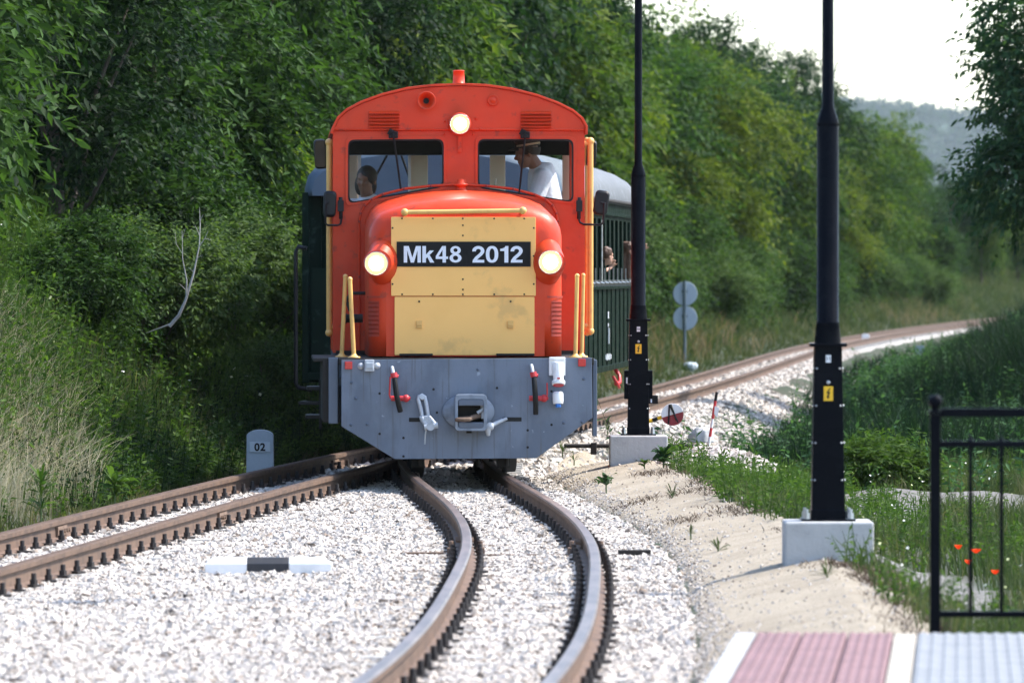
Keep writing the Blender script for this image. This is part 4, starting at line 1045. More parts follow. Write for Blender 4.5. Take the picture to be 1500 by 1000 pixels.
def head(mb, c, f, down=0., k=1.0):
    """skull, jaw, nose, brow, lips and ears; f = unit direction of the face"""
    f = Vector((f[0], f[1], 0)).normalized(); f = (f*math.cos(down) + Vector((0, 0, -math.sin(down)))); u = Vector((0, 0, 1)); u = (u - f*u.dot(f)).normalized(); s = f.cross(u)
    c = Vector(c)
    def el(o, r):
        base = len(mb.v); mb.sph((0, 0, 0), (1, 1, 1), 14, 9)
        for i in range(base, len(mb.v)):
            p = mb.v[i]; q = c + (s*(o[0] + p[0]*r[0]) + f*(o[1] + p[1]*r[1]) + u*(o[2] + p[2]*r[2]))*k; mb.v[i] = tuple(q)
    el((0, -.010, .035), (.074, .094, .085)); el((0, .025, -.035), (.058, .062, .075)); el((0, .058, -.085), (.028, .026, .024))
    el((0, .096, -.014), (.013, .022, .018)); el((0, .086, .012), (.010, .014, .030)); el((0, .076, .034), (.046, .016, .014))
    el((0, .080, -.048), (.022, .013, .008)); el((0, .078, -.062), (.019, .013, .007))
    for q in (-1, 1): el((q*.076, -.010, -.005), (.010, .020, .032)); el((q*.036, .070, -.012), (.020, .018, .018))
    return f, u, s

def hand(mb, wrist, d, palm_n, k=1.0, curl=.35):
    d = Vector(d).normalized(); nrm = Vector(palm_n); nrm = (nrm - d*nrm.dot(d)).normalized(); sd = d.cross(nrm); w = Vector(wrist)
    limb(mb, [w, w + d*.05*k], [.026*k, .030*k]); 
    for q in (-.028, -.010, .010, .028): limb(mb, [w + d*.02*k + sd*q*.6*k, w + d*.085*k + sd*q*k], [.016*k, .0135*k], 8)
    for q, L in ((-.030, .062), (-.010, .074), (.010, .078), (.030, .070)):
        b = w + d*.088*k + sd*q*k; a1 = curl; a2 = curl*2.0
        m_ = b + (d*math.cos(a1) + nrm*math.sin(a1))*L*.5*k; e = m_ + (d*math.cos(a2) + nrm*math.sin(a2))*L*.5*k
        limb(mb, [b, m_, e], [.0098*k, .0092*k, .0078*k], 8)
    b = w + d*.03*k + sd*.034*k; m_ = b + (d*.6 + sd*.65 + nrm*.3).normalized()*.035*k; e = m_ + (d*.9 + sd*.2 + nrm*.4).normalized()*.030*k
    limb(mb, [b, m_, e], [.013*k, .0115*k, .009*k], 8)

def finish(mb, name, mat, parent, voxel=.009):
    o = mb.build(name, mat, parent); r = o.modifiers.new("remesh", 'REMESH'); r.mode = 'VOXEL'; r.voxel_size = voxel; r.use_smooth_shade = True
    s = o.modifiers.new("smooth", 'SMOOTH'); s.factor = .5; s.iterations = 3; return o

def cloth(mb, name, mat, parent): return finish(mb, name, mat, parent, .011)

def to_world(p):      # from the locomotive's own axes
    c, s = math.cos(LH), math.sin(LH); return Vector((LX + p[0]*c - p[1]*s, LY + p[0]*s + p[1]*c, p[2]))

# the driver, standing in profile at the right-hand cab window
DX, DY, DZ = LP(794, 0, 3.15)[0], 3.15, .955
dw = to_world((DX, DY, DZ)); drv = thing('person', 'driver in cap and white short sleeved shirt inside the right cab window', 'person', dw, LH)
hz = LP(0, 226, 3.15)[2] - DZ; hx = LP(772, 0, 3.15)[0] - DX
b = MB(); head(b, (hx, -.02, hz), (-1, -.12), .22)
limb(b, [(hx + .035, -.01, hz - .04), (.0, 0, hz - .17)], [.058, .060])
limb(b, [(0, .02, hz - .20), (.03, .02, hz - .45), (.06, .02, hz - .68)], [.105, .125, .125])
for s in (-1, 1):
    sh = Vector((.0, s*.17, hz - .21)); el_ = Vector((-.10, s*.24, hz - .46)); wr = Vector((-.31, s*.16, hz - .52))
    limb(b, [sh, el_, wr], [.052, .042, .029]); hand(b, wr, (-1, -s*.2, -.1), (0, 0, -1), 1, .6)
    limb(b, [(.06, s*.10, hz - .70), (.0, s*.11, .50), (.04, s*.11, .09)], [.088, .06, .045]); limb(b, [(.04, s*.11, .05), (-.12, s*.12, .045)], [.045, .036])
finish(b, 'body', M['skindark'], drv, .008)
c = MB(); limb(c, [(.005, .02, hz - .185), (.03, .02, hz - .42), (.06, .02, hz - .72)], [.125, .150, .150], 16)
limb(c, [(.0, -.15, hz - .20), (.0, .17, hz - .20)], [.085, .085], 14)
for s in (-1, 1): limb(c, [(.0, s*.18, hz - .205), (-.075, s*.235, hz - .40)], [.080, .072], 12)
limb(c, [(-.05, .0, hz - .14), (.045, .0, hz - .13)], [.060, .066], 12)
cloth(c, 'shirt', M['shirt'], drv)
c = MB()
for s in (-1, 1): limb(c, [(.06, s*.09, hz - .72), (.0, s*.11, .50), (.04, s*.11, .12)], [.115, .085, .07], 12)
cloth(c, 'trousers', M['trousers'], drv)
c = MB(); q = Vector((hx + .012, -.02, hz + .068)); c.lathe([(.094, -.01), (.098, .005), (.098, .03), (.116, .05), (.114, .068), (.06, .078), (.002, .080)], q, (-.16, 0, 1), 22)
c.rings([[(q.x - .085 - .085*math.sin(R(a))*t, q.y + .085*math.cos(R(a)), q.z - .012 - .03*t + .006*t2) for a in range(0, 181, 15)] for t, t2 in ((0, 0), (1, 0), (1, 1), (0, 1))], False, True, False)
cap = c.build('cap', M['hair'], drv); MB().lathe([(.0995, .004), (.101, .012), (.0995, .020)], q, (-.16, 0, 1), 22, False).build('cap_band', M['cream'], cap)
c = MB(); c.lathe([(.080, -.035), (.090, 0.), (.092, .03)], (hx + .022, -.02, hz + .03), (0, 0, 1), 16, False); c.build('hair', M['hair'], drv)

# second man, seated at the left-hand window
SX = LP(536, 0, 3.4)[0]; hz = LP(0, 266, 3.4)[2] - DZ
sw_ = to_world((SX, 3.4, DZ)); sec = thing('person', 'dark haired crewman in a white shirt seated behind the left cab window', 'person', sw_, LH)
b = MB(); head(b, (0, -.03, hz), (-.35, -1), .1)
limb(b, [(0, 0, hz - .06), (.02, .02, hz - .19)], [.055, .06]); limb(b, [(.03, .03, hz - .24), (.03, .06, .58)], [.11, .12])
for s in (-1, 1):
    sh = (.03 + s*.18, .03, hz - .23); e = (.03 + s*.23, -.06, hz - .50); wr = (.03 + s*.14, -.27, hz - .56)
    limb(b, [sh, e, wr], [.050, .040, .028]); hand(b, wr, (-s*.2, -1, -.1), (0, 0, -1), 1, .5)
    limb(b, [(.03 + s*.10, .03, .58), (.03 + s*.12, -.38, .56), (.03 + s*.12, -.40, .09)], [.085, .06, .045]); limb(b, [(.03 + s*.12, -.38, .045), (.03 + s*.12, -.54, .04)], [.043, .035])
finish(b, 'body', M['skindark'], sec, .010)
c = MB(); limb(c, [(.03, .03, hz - .22), (.03, .05, hz - .45), (.03, .06, .58)], [.125, .145, .15], 14); limb(c, [(-.13, .03, hz - .22), (.19, .03, hz - .22)], [.08, .08], 12)
for s in (-1, 1): limb(c, [(.03 + s*.18, .03, hz - .23), (.03 + s*.22, -.03, hz - .42)], [.078, .070], 12)
cloth(c, 'shirt', M['shirt'], sec)
c = MB()
for s in (-1, 1): limb(c, [(.03 + s*.10, .04, .58), (.03 + s*.12, -.38, .57), (.03 + s*.12, -.40, .14)], [.11, .085, .07], 12)
cloth(c, 'trousers', M['trousers'], sec)
c = MB(); c.sph((0.01, -.015, hz + .045), (.088, .106, .090), 18, 12); c.sph((.045, .04, hz - .03), (.05, .05, .09)); c.sph((-.045, .04, hz - .03), (.05, .05, .09)); cloth(c, 'hair', M['hair'], sec)

# passengers leaning from the coach windows
def passenger(px, py, Y, label, hair, shirt, k, long_hair=False, arm=True, arm_px=None, look=(.2, -1)):
    X = CX0 + CS*(Y - CY0) + HW; hp = Vector(P(px, py, Y)); hp.x = max(hp.x, X + .02)
    base = Vector((X - .42, Y + .05, .76)); t = thing('person', label, 'person', base)
    h = hp - base; b = MB(); head(b, h, look, .05, k)
    sh = Vector((h.x*.52, .0, h.z - .24*k)); limb(b, [h + Vector((-.01, .01, -.05)), sh + Vector((.05, 0, .06))], [.05*k, .055*k]); limb(b, [sh, (.0, 0, .62)], [.10*k, .11*k])
    for s in (-1, 1):
        sp = sh + Vector((.0, s*.15*k, .0))
        e = Vector((.16, s*.20*k, .62)); w = Vector((.30, s*.13*k, .66))
        if s < 0 and arm_px: aw = Vector(P(*arm_px)) - base; w = aw; e = sp*.5 + aw*.5 + Vector((-.04, 0, -.06))
        limb(b, [sp, e, w], [.045*k, .036*k, .025*k], 8); hand(b, w, (.3, -.6, .1) if not arm_px else (.1, -.4, .6), (0, 0, -1), k, .5)
        limb(b, [(.0, s*.09, .6), (-.02, s*.10, .34), (-.02, s*.1, .07)], [.08*k, .055*k, .042*k], 8); limb(b, [(-.02, s*.1, .04), (.10, s*.1, .035)], [.04, .033], 8)
    finish(b, 'body', M['skin'], t, .008)
    c = MB(); limb(c, [sh, (.0, 0, .60)], [.125*k, .135*k], 12); limb(c, [sh + Vector((0, -.13*k, 0)), sh + Vector((0, .13*k, 0))], [.07*k, .07*k], 10); cloth(c, 'shirt', shirt, t)
    c = MB(); f = Vector((look[0], look[1], 0)).normalized(); rg = random.Random(int(px))
    c.sph(h - f*.022*k + Vector((0, 0, .048*k)), (.092*k, .092*k, .088*k), 14, 9)
    for i in range(26):
        a, z = rg.uniform(0, 6.28), rg.uniform(.2, 1); q = Vector((math.cos(a)*math.sqrt(1-z*z*.8), math.sin(a)*math.sqrt(1-z*z*.8), z))
        if q.dot(f) > .55 and z < .6: continue
        c.sph(h - f*.02*k + q*.088*k + Vector((0, 0, .03*k)), rg.uniform(.018, .032)*k, 8, 5)
    if long_hair:
        for s in (-1, 0, 1): limb(c, [h - f*.05 + Vector((s*.05, .02, .02)), h - f*.07 + Vector((s*.06, .03, -.13)), h - f*.06 + Vector((s*.05, .02, -.27))], [.05, .045, .025], 8)
    finish(c, 'hair', hair, t, .010)
passenger(880.5, 376, 68.2, 'curly brown haired passenger leaning out of the nearest visible coach window', M['hairbrown'], M['shirtgrey'], .74, arm_px=(896, 391, 68.9), look=(.75, .6))
passenger(921.5, 368, 71.7, 'long haired passenger leaning from a coach window, half behind the far lamp post', M['hairbrown'], M['pink'], .78, True, look=(.95, .35))
passenger(934, 372, 72.9, 'passenger hidden by the far lamp post except one hand at its right edge', M['hair'], M['shirt'], .78, arm_px=(942, 367, 73.2), look=(.6, -.8))

# ------------------------------------------------------------------ lamp posts on concrete feet
RVT = MB().sph((0, 0, 0), .0058, 8, 5).mesh('rivet', M['glint'])
def lamp_post(px, Y, base_py, num, labels, gl, extra=False):
    x, _, z = P(px, base_py, Y)
    ft = thing('post_footing', labels[1], 'concrete footing', (x, Y, z))
    MB().box((0, 0, -.24), (.475, .46, .48)).build('block', M['concrete'], ft, .012)
    t = thing('lamp_post', labels[0], 'lamp post', (x, Y, z))
    m = MB(); m.box((0, 0, .006), (.29, .29, .012)); m.build('base_plate', M['postblack'], t, .002)
    m = MB()
    for a in (-1, 1):
        for c in (-1, 1): m.cyl((a*.118, c*.118, .01), (a*.118, c*.118, .045), .0185, n=6, smooth=False); m.cyl((a*.118, c*.118, .045), (a*.118, c*.118, .065), .010, n=8)
    m.build('anchor_bolt', M['glint'], t)
    m = MB(); s0, s1, H = .092, .073, .938
    q = lambda s, zz: [(-s, -s, zz), (s, -s, zz), (s, s, zz), (-s, s, zz)]
    m.rings([q(s0, .012), q(s0 + .001, .06), q(s0 - .003, .062), q(s1, H)], True, False); ped = m.build('pedestal', M['postblack'], t, .007)
    m = MB()
    for zz in (.22, .42, .62, .82):
        s = s0 + (s1 - s0)*zz/H
        for a in (-1, 1): link('rivet', RVT, ped, (a*(s - .014), -s - .001, zz)); link('rivet', RVT, ped, (a*(s + .001), -s + .02, zz))
    m = MB(); m.box((0, 0, H + .008), (.200, .200, .018)); m.build('collar_plate', M['postblack'], t, .004)
    zt = lambda py: EYE - (py - 400)/1e4*Y - z
    m = MB(); c0 = H + .016
    m.lathe([(.072, c0), (.0715, c0 + .02), (.063, c0 + .105), (.064, c0 + .108), (.064, c0 + .114), (.0595, c0 + .118), (.0595, c0 + 1.165), (.058, c0 + 1.17), (.060, c0 + 1.175), (.060, c0 + 1.19), (.050, c0 + 1.225), (.034, c0 + 1.27), (.033, c0 + 1.29), (.0315, c0 + 1.293), (.0305, c0 + 3.6)], (0, 0, 0), (0, 0, 1), 28)
    m.build('shaft', M['postblack'], t)
    # lantern arm, above the picture
    m = MB(); top = c0 + 3.6; m.lathe([(.04, 0), (.04, .08), (.10, .16), (.16, .50), (.18, .52), (.05, .66), (.01, .70)], (0, 0, top), (0, 0, 1), 16); m.build('lantern', M['postblack'], t)
    s = s0 + (s1 - s0)*.66/H; tilt = math.atan((s0 - s1)/H)
    zz = .685 if not extra else .71
    rot = Matrix.Rotation(-tilt, 3, 'X')
    s = s0 + (s1 - s0)*zz/H
    m = MB(); m.box((0, -s - .003, zz), (.050, .005, .078), rot); sg = m.build('warning_sign', M['signyellow'], ped)
    bl = [(.006, .030), (-.012, .002), (-.001, .003), (-.006, -.014), (-.011, -.012), (-.003, -.030), (.007, -.016), (.001, -.016), (.010, .010), (-.001, .009), (.012, .030)]
    MB().prism([[(a, b) for a, b in bl]], -.0035, 0).build('lightning_symbol', M['plateblack'], sg, loc=(0, -s - .0055, zz)).rotation_euler = (-tilt, 0, 0)
    zz2 = .872; s = s0 + (s1 - s0)*zz2/H
    MB().box((0, -s - .003, zz2), (.027, .004, .040), rot).build('number_sign', M['white'], ped)
    me, w = text_mesh(num, .020, 0, .02, M['plateblack']); o = link('number', me, ped, (0, -s - .0058, zz2 - .010))
    m = MB(); s = s0 + (s1 - s0)*.745/H; m.lathe([(.011, 0), (.010, .006), (.002, .008)], (0, -s, .745 if not extra else .77), (0, -1, 0), 12); m.build('lock', M['glint'], ped)
    if extra:
        for a in (-1, 1): MB().box((a*.094, .0, .415), (.045, .12, .235)).build('side_panel', M['postblack'], ped, .006)
        MB().box((-.095, -.063, .45), (.012, .004, .05)).build('side_label', M['white'], ped)
    return t
lamp_post(1212.5, 36.8, 762, '11', ('nearer black lamp post with a yellow warning sign, on the path edge', 'large concrete block under the nearer black lamp post, half buried in dry soil'), 0)
lamp_post(935, 56.2, 637, '10', ('farther black lamp post standing beside the coach and the locomotive', 'smaller concrete block under the farther lamp post behind a low leafy plant'), 0, True)

# ------------------------------------------------------------------ turnout lever beyond the far post
Y0 = 60.5; gx, _, gz = P(985, 607, Y0)
t = thing('turnout_lever', 'turnout lever with round red and white weight on a yellow and black arm', 'turnout lever', (gx, Y0, gz - .33))
def disc_half(a0, a1, mat, nm):
    pts = [(.098*math.cos(R(a)), .098*math.sin(R(a))) for a in np.linspace(a0, a1, 20)]
    return MB().prism([pts], -.03, .03).build(nm, mat, t, .004, loc=(0, 0, .33))
disc_half(16, 196, M['white'], 'weight_white_half'); disc_half(196.001, 376, M['weightred'], 'weight_red_half')
MB().tube([(-.035, -.034, .245), (-.028, -.034, .42), (-.012, -.034, .42), (.035, -.034, .28)], .008, 6).tube([(-.02, -.036, .405), (.05, -.036, .262)], .007, 6).build('lever_mark', M['black'], t)
m = MB(); A = Vector((-.085, 0, .31)); B_ = Vector((-.32, 0, .235))
for i in range(5):
    m.m = i % 2; m.cyl(A.lerp(B_, i/5), A.lerp(B_, (i+1)/5), .017, n=10)
m.build('lever_arm', [M['signyellow'], M['black']], t)
MB().box((-.33, 0, .20), (.10, .14, .30)).box((-.30, 0, .02), (.30, .3, .06)).box((-.245, -.02, .27), (.03, .03, .13), Matrix.Rotation(-.5, 3, 'Y')).build('lever_stand', M['black'], t, .01)
nx = P(955.5, 585, Y0)[0] - gx; nz = P(0, 585, Y0)[2] - gz + .33
MB().box((nx - .012, .0, nz), (.125, .02, .075)).box((nx - .10, .03, nz - .15), (.03, .03, .4)).build('number_plate', M['plateblack'], t, .003)
me, w = text_mesh('1', .058, 0, .03, M['lettering']); link('number', me, t, (P(954, 0, Y0)[0] - gx, -.0115, nz - .028))

# red and white stake
x, _, z = P(1036, 645, 58.5); x2, _, z2 = P(1050, 574, 58.5); t = thing('marker_stake', 'thin leaning stake painted red and white with a black tip, beside the gravel', 'stake', (x, 58.5, z - .12))
A = Vector((0, 0, 0)); B_ = Vector((x2 - x, 0, z2 - z + .12)); m = MB()
for i, k_ in enumerate((0, 0, 1, 0, 1, 1, 2)): m.m = k_; m.cyl(A.lerp(B_, i/7), A.lerp(B_, (i+1)/7), .012, n=8)
m.build('pole', [M['stonewhite'], M['brakered'], M['black']], t)
MB().prism([[(0, 0), (.04, -.02), (.02, -.10), (-.005, -.07)]], -.003, .003).build('ribbon', M['white'], t, loc=(B_.x*.78, -.012, B_.z*.78))
x, _, z = P(1026, 640, 62); tag(MB().rings([[( .13*math.cos(a)*(1+.2*math.sin(a*3)), .10*math.sin(a), 0) for a in [k*math.pi/5 for k in range(10)]], [(.11*math.cos(a)*(1+.2*math.sin(a*3)), .08*math.sin(a), .10 + .03*math.cos(a)) for a in [k*math.pi/5 for k in range(10)]], [(.04*math.cos(a), .04*math.sin(a), .14) for a in [k*math.pi/5 for k in range(10)]]], True, False).build('stone_block', M['concrete'], None, .012, loc=(x, 62, z - .05)), 'pale angular stone lying at the foot of the ballast near the stake', 'stone')

# twin disc signal seen from behind, with white stump
x, _, z = P(1003, 545, 127); t = thing('disc_signal', 'two round grey discs one above the other on a thin dark post beyond the track', 'signal', (x, 127, z - .15))
zt = EYE - (411 - 400)/1e4*127 - z + .15
MB().cyl((0, 0, 0), (0, 0, zt), .030).build('post', M['postgrey'], t)
for py in (430, 466): MB().cyl((.01, .03, EYE - (py-400)/1e4*127 - z + .15), (.01, .05, EYE - (py-400)/1e4*127 - z + .15), .225, n=32).build('disc', M['discgrey'], t, .006)
MB().box((0, .02, zt - .2), (.10, .03, .05)).box((0, .02, zt - .66), (.10, .03, .05)).build('bracket', M['postgrey'], t)
x, _, z = P(1011.5, 552, 124); s = MB().lathe([(.11, 0), (.11, .24), (.135, .26), (.135, .42), (.10, .46), (.01, .47)], (0, 0, 0), (0, 0, 1), 18); tag(s.build('concrete_stump', M['stone'], None, loc=(x, 124, z - .2)), 'short pale round concrete stump beneath the twin disc signal', 'marker')
x, _, z = P(1268, 503, 176); tag(MB().prism([rrect(-.10, .10, 0, .33, .06, 4)], -.06, .06).build('marker_stone', M['stonewhite'], None, .02, loc=(x, 176, z - .08)), 'small white marker stone on the grass left of the far track', 'marker')
x, _, z = P(1347, 514, 150); mk2 = thing('marker_post', 'small pale blue topped marker in tall grass right of the far track', 'marker', (x, 150, z - .3)); MB().cyl((0, 0, 0), (0, 0, .34), .04).build('post', M['stone'], mk2); MB().prism([rrect(-.11, .11, .27, .42, .05, 4)], -.05, -.02).build('head', M['stone'], mk2, .01)

# gravel heap behind the far footing
hx_, _, hz_ = P(1045, 668, 55.5); r_ = np.random.default_rng(5); n = 2200
a = r_.uniform(0, 6.28, n); q = np.sqrt(r_.uniform(0, 1, n)); Xh = np.cos(a)*q*.48; Yh_ = np.sin(a)*q*1.5; Zh = .17*np.cos(q*1.5)**.7 + r_.uniform(-.012, .01, n)
szh = r_.uniform(.015, .045, n)*(1 + .5*(Yh_ < -.4)); vh, fh = perturbed_cubes(np.stack([Xh, Yh_, Zh], -1), szh, r_)
hp_ = thing('gravel_heap', 'low heap of grey gravel on the path edge behind the farther footing', 'gravel heap', (hx_, 55.5, hz_ - .12))
rings = [[(.50*k_*math.cos(t_), 1.55*k_*math.sin(t_), .17*math.cos(k_*1.5)**.7 - .01) for t_ in [i*2*math.pi/24 for i in range(24)]] for k_ in (1, .85, .7, .5, .3, .1)]
MB().rings(rings, True, True).build('mound', M['gravelgrey'], hp_)
tag(link('stones', np_mesh('stones', vh, [fh], M['gravelgrey2'] if 'gravelgrey2' in M else M['chips']), hp_), kind='stuff')
# ------------------------------------------------------------------ vegetation
def nrm(a): return a/np.maximum(np.linalg.norm(a, axis=-1, keepdims=True), 1e-9)

def leaves_on(rng, st, d, tl, nl, ll, lw, droop, spread=.85, up=1.0):
    """leaves set alternately along curved twigs; returns verts (n*nl*4,3)"""
    n = len(st); t = (np.arange(nl) + .6)/nl
    tl = np.broadcast_to(np.asarray(tl, float), (n,)); T = t[None, :, None]
    pos = st[:, None] + d[:, None]*tl[:, None, None]*T + np.array([0, 0, -1.])*(droop*tl)[:, None, None]*T**2
    side = nrm(np.cross(d, nrm(np.array([0, 0, 1.]) + rng.normal(0, .45, (n, 3)))))
    sg = np.where(np.arange(nl) % 2 == 0, 1., -1.)[None, :, None]; sg = np.broadcast_to(sg, (n, nl, 1)).copy(); sg[:, -1] *= .15
    ld = nrm(d[:, None]*.55 + side[:, None]*sg*spread + np.array([0, 0, -.28]) + rng.normal(0, .24, (n, nl, 3)))
    w = nrm(np.cross(ld, np.array([0, 0, up]) + rng.normal(0, .55, (n, nl, 3))))
    L = (ll*rng.uniform(.65, 1.25, (n, nl, 1))); Wd = lw*rng.uniform(.75, 1.2, (n, nl, 1))
    v = np.stack([pos, pos + ld*L*.42 + w*Wd*.5, pos + ld*L + np.array([0, 0, -.12])*L, pos + ld*L*.42 - w*Wd*.5], 2)
    return v.reshape(-1, 3)

def quads(nv): return np.arange(nv).reshape(-1, 4)

def crown_data(seed, h, r, cb, K, ntw, nl, ll, lw, tl, droop, cr=.40, squash=.62):
    rng = np.random.default_rng(seed); cz = (h + cb)/2; hz = (h - cb)/2
    c = nrm(rng.normal(size=(K, 3)))*(rng.uniform(.30, 1, (K, 1))**.6)
    c = c*np.array([r*.72, r*.72, hz*.80]) + np.array([0, 0, cz])
    cr_ = r*cr*rng.uniform(.6, 1.25, K)
    p = rng.choice(K, ntw, p=cr_**2/np.sum(cr_**2))
    u = nrm(rng.normal(size=(ntw, 3)) + np.array([0, 0, .45])); rad = rng.uniform(.15, 1, ntw)**.40
    st = c[p] + u*(cr_[p]*rad)[:, None]*np.array([1, 1, squash])
    d = nrm(u*.75 + nrm(st - np.array([0, 0, cz]))*.35 + rng.normal(0, .38, (ntw, 3)) + np.array([0, 0, .05]))
    v = leaves_on(rng, st, d, tl*rng.uniform(.6, 1.3, ntw), nl, ll, lw, droop)
    return v, c, rng

def trunk_data(name, h, cb, c, rng, r0, lean=.15, limbs=9):
    m = MB(); pts = []; k = 6; dx, dy = rng.uniform(-lean, lean, 2)
    top = cb + (h - cb)*.75
    for i in range(k + 1): t = i/k; pts.append((dx*t*h*.3 + math.sin(t*5 + dx*20)*.06, dy*t*h*.3 + math.cos(t*4)*.05, -.35 + (top + .35)*t))
    m.tube(pts, [r0*(1.15 - .95*i/k) for i in range(k + 1)], 9)
    for q in c[:limbs]:
        t = min(max((q[2] - cb*.6)/max(top, .1)*.7, .12), .9); i = int(t*k); b = Vector(pts[i]); e = Vector(q)
        mid = b.lerp(e, .5) + Vector((0, 0, -.08*h*.3)); m.tube([b, mid, e], [r0*.42, r0*.28, r0*.09], 6)
    return m.mesh(name, M['bark'])

class Proto:
    def __init__(s, name, mat, seed, h, r, cb, K, ntw, nl, ll, lw, tl, droop=.35, r0=.09, limbs=9, **kw):
        v, c, rng = crown_data(seed, h, r, cb, K, ntw, nl, ll, lw, tl, droop, **kw)
        s.crown = np_mesh('crown', v, [quads(len(v))], M[mat]); s.trunk = trunk_data('trunk', h, cb, c, rng, r0, limbs=limbs); s.h = h

def plant(proto, name, label, cat, x, y, z, sc, rz, group, parts=('trunk', 'crown')):
    t = thing(name, label, cat, (x, y, z), rz, group); t.scale = sc if isinstance(sc, tuple) else (sc, sc, sc)
    link(parts[0], proto.trunk, t); link(parts[1], proto.crown, t); return t

rnd = random.Random(3)
NEAR = [Proto('near', 'leaf_near', 21, 4.6, 2.1, .4, 17, 2500, 12, .135, .050, .52, .55, cr=.37),
        Proto('near', 'leaf_dark', 22, 4.4, 1.9, .35, 18, 2900, 11, .085, .044, .38, .28, cr=.37),
        Proto('near', 'leaf_near', 23, 4.8, 2.0, .4, 15, 2300, 12, .150, .050, .55, .7, cr=.37)]
BUSH = [Proto('bush', 'leaf_bush', 31, 1.7, 1.05, .02, 16, 1900, 11, .065, .028, .32, .2, r0=.035, limbs=12),
        Proto('bush', 'leaf_near', 32, 1.9, 1.0, .05, 20, 1700, 12, .085, .034, .42, .5, r0=.035, limbs=12),
        Proto('bush', 'leaf_lime', 33, 1.9, .75, .1, 14, 560, 10, .105, .05, .40, .6, r0=.03, limbs=9)]
FAR = [Proto('far', 'leaf_far', 41, 7.6, 2.5, .5, 24, 2100, 9, .19, .080, .80, .4, r0=.13),
       Proto('far', 'leaf_mid', 42, 7.4, 2.4, .4, 26, 2200, 9, .18, .075, .75, .35, r0=.13),
       Proto('far', 'leaf_fardark', 43, 7.8, 2.3, .6, 22, 2100, 9, .17, .080, .70, .3, r0=.13),
       Proto('far', 'leaf_far', 44, 7.0, 2.6, .3, 26, 2200, 9, .20, .075, .85, .5, r0=.12)]

def hgt(x, y): return float(ground_h(np.array([x]), np.array([y]))[0])

# near trees on the left bank
LEFT = [(-5.3, 62.5, 0, 1.0, 'broad dark tree highest on the left bank, at the edge of the picture'),
        (-4.5, 66.5, 1, 1.0, 'dense small leaved dark tree on the left bank above the straw coloured grass'),
        (-3.75, 70.5, 2, .95, 'long leaved tree on the left bank whose boughs reach towards the locomotive'),
        (-5.9, 70.0, 1, 1.15, 'tall shadowy tree in the second row on the left bank'),
        (-4.9, 76.0, 0, 1.10, 'leafy tree on the left bank behind the long leaved one'),
        (-3.3, 79.0, 2, .95, 'leafy tree just left of the cab, behind the bushes'),
        (-6.6, 78.0, 2, 1.2, 'tall tree filling the top left behind the dark trees'),
        (-2.6, 86.0, 1, 1.05, 'small leaved tree behind the coach at the left of the cab')]
for x, y, k, s, lb in LEFT:
    plant(NEAR[k], 'tree', lb, 'tree', x, y, hgt(x, y) - .1, (s, s, s*rnd.uniform(.95, 1.08)), rnd.uniform(0, 6), 'trees on the left bank')
# bough reaching in at the top left corner, from a tree outside the picture
plant(NEAR[2], 'tree', 'tree whose nearest leafy bough hangs blurred into the top left corner', 'tree', -4.85, 49.0, hgt(-4.85, 49) + .35, (.95, .95, 1.0), 1.1, 'trees on the left bank')
# bushes between trees and track
BU = [(-3.30, 62.2, 0, .95, 'grey green bush low on the left bank above the stone numbered 02'),
      (-2.75, 66.0, 0, 1.05, 'grey green bush at the foot of the bank behind the bleached branch'),
      (-2.55, 70.5, 1, 1.0, 'long leaved bush left of the cab mirror'),
      (-3.35, 68.0, 1, 1.05, 'long leaved bush in the middle of the left bank'),
      (-2.45, 75.5, 0, 1.35, 'tall grey green bush beside the coach end'),
      (-2.95, 74.0, 2, 1.15, 'bright lime green sapling left of the cab'),
      (-2.15, 72.5, 2, .60, 'small lime leaved shoot low beside the coach'),
      (-3.9, 60.6, 1, .70, 'fern leaved bush above the straw grass'),
      (-1.85, 80.5, 0, 1.35, 'grey green bush behind the coach'),
      (-2.35, 64.6, 0, .62, 'small dark bush at the foot of the bank near the train')]
for x, y, k, s, lb in BU:
    plant(BUSH[k], 'bush', lb, 'bush', x, y, hgt(x, y) - .06, s, rnd.uniform(0, 6), 'bushes on the left bank', ('stem', 'foliage'))

# the wood along the far side of the track
ZN = ((480, 'left of the cab'), (870, 'behind the locomotive and coach'), (960, 'at the farther lamp post'), (1080, 'right of the farther lamp post'), (1190, 'left of the nearer lamp post'), (1300, 'right of the nearer lamp post'), (2000, 'above the bend of the track'))
KD = ('bushy green tree', 'fresh green tree', 'dark green tree', 'spreading light green tree')
def wood(y, x, k, s, row):
    px = 750 + x/y*1e4; zn = [n for l, n in ZN if px < l][0]
    lb = f"{KD[k]}, {'front' if row == 0 else 'back'} row of wood, {zn}"
    plant(FAR[k], 'tree', lb, 'tree', x, y, hgt(x, y) - .15, (s*.9, s*.9, s*rnd.uniform(.86, 1.16)), rnd.uniform(0, 6), 'trees of the far wood ' + zn)
y = 90.0; i = 0
while y < 470:
    k = (0, 2, 1, 3, 2, 0, 2, 1, 3)[i % 9]; o = (-3.9, -5.6, -4.3, -5.9)[i % 4] - rnd.uniform(0, .6)
    s = rnd.uniform(.90, 1.05)*lerp(y, [90, 140, 165, 190, 220, 265, 345], [1.08, 1.04, .95, 1.10, .94, .68, .52])
    wood(y, float(main(y)) + o, k, float(s), 0); y += lerp(y, [90, 345], [3.6, 5.5])*rnd.uniform(.8, 1.2); i += 1
y = 88.0
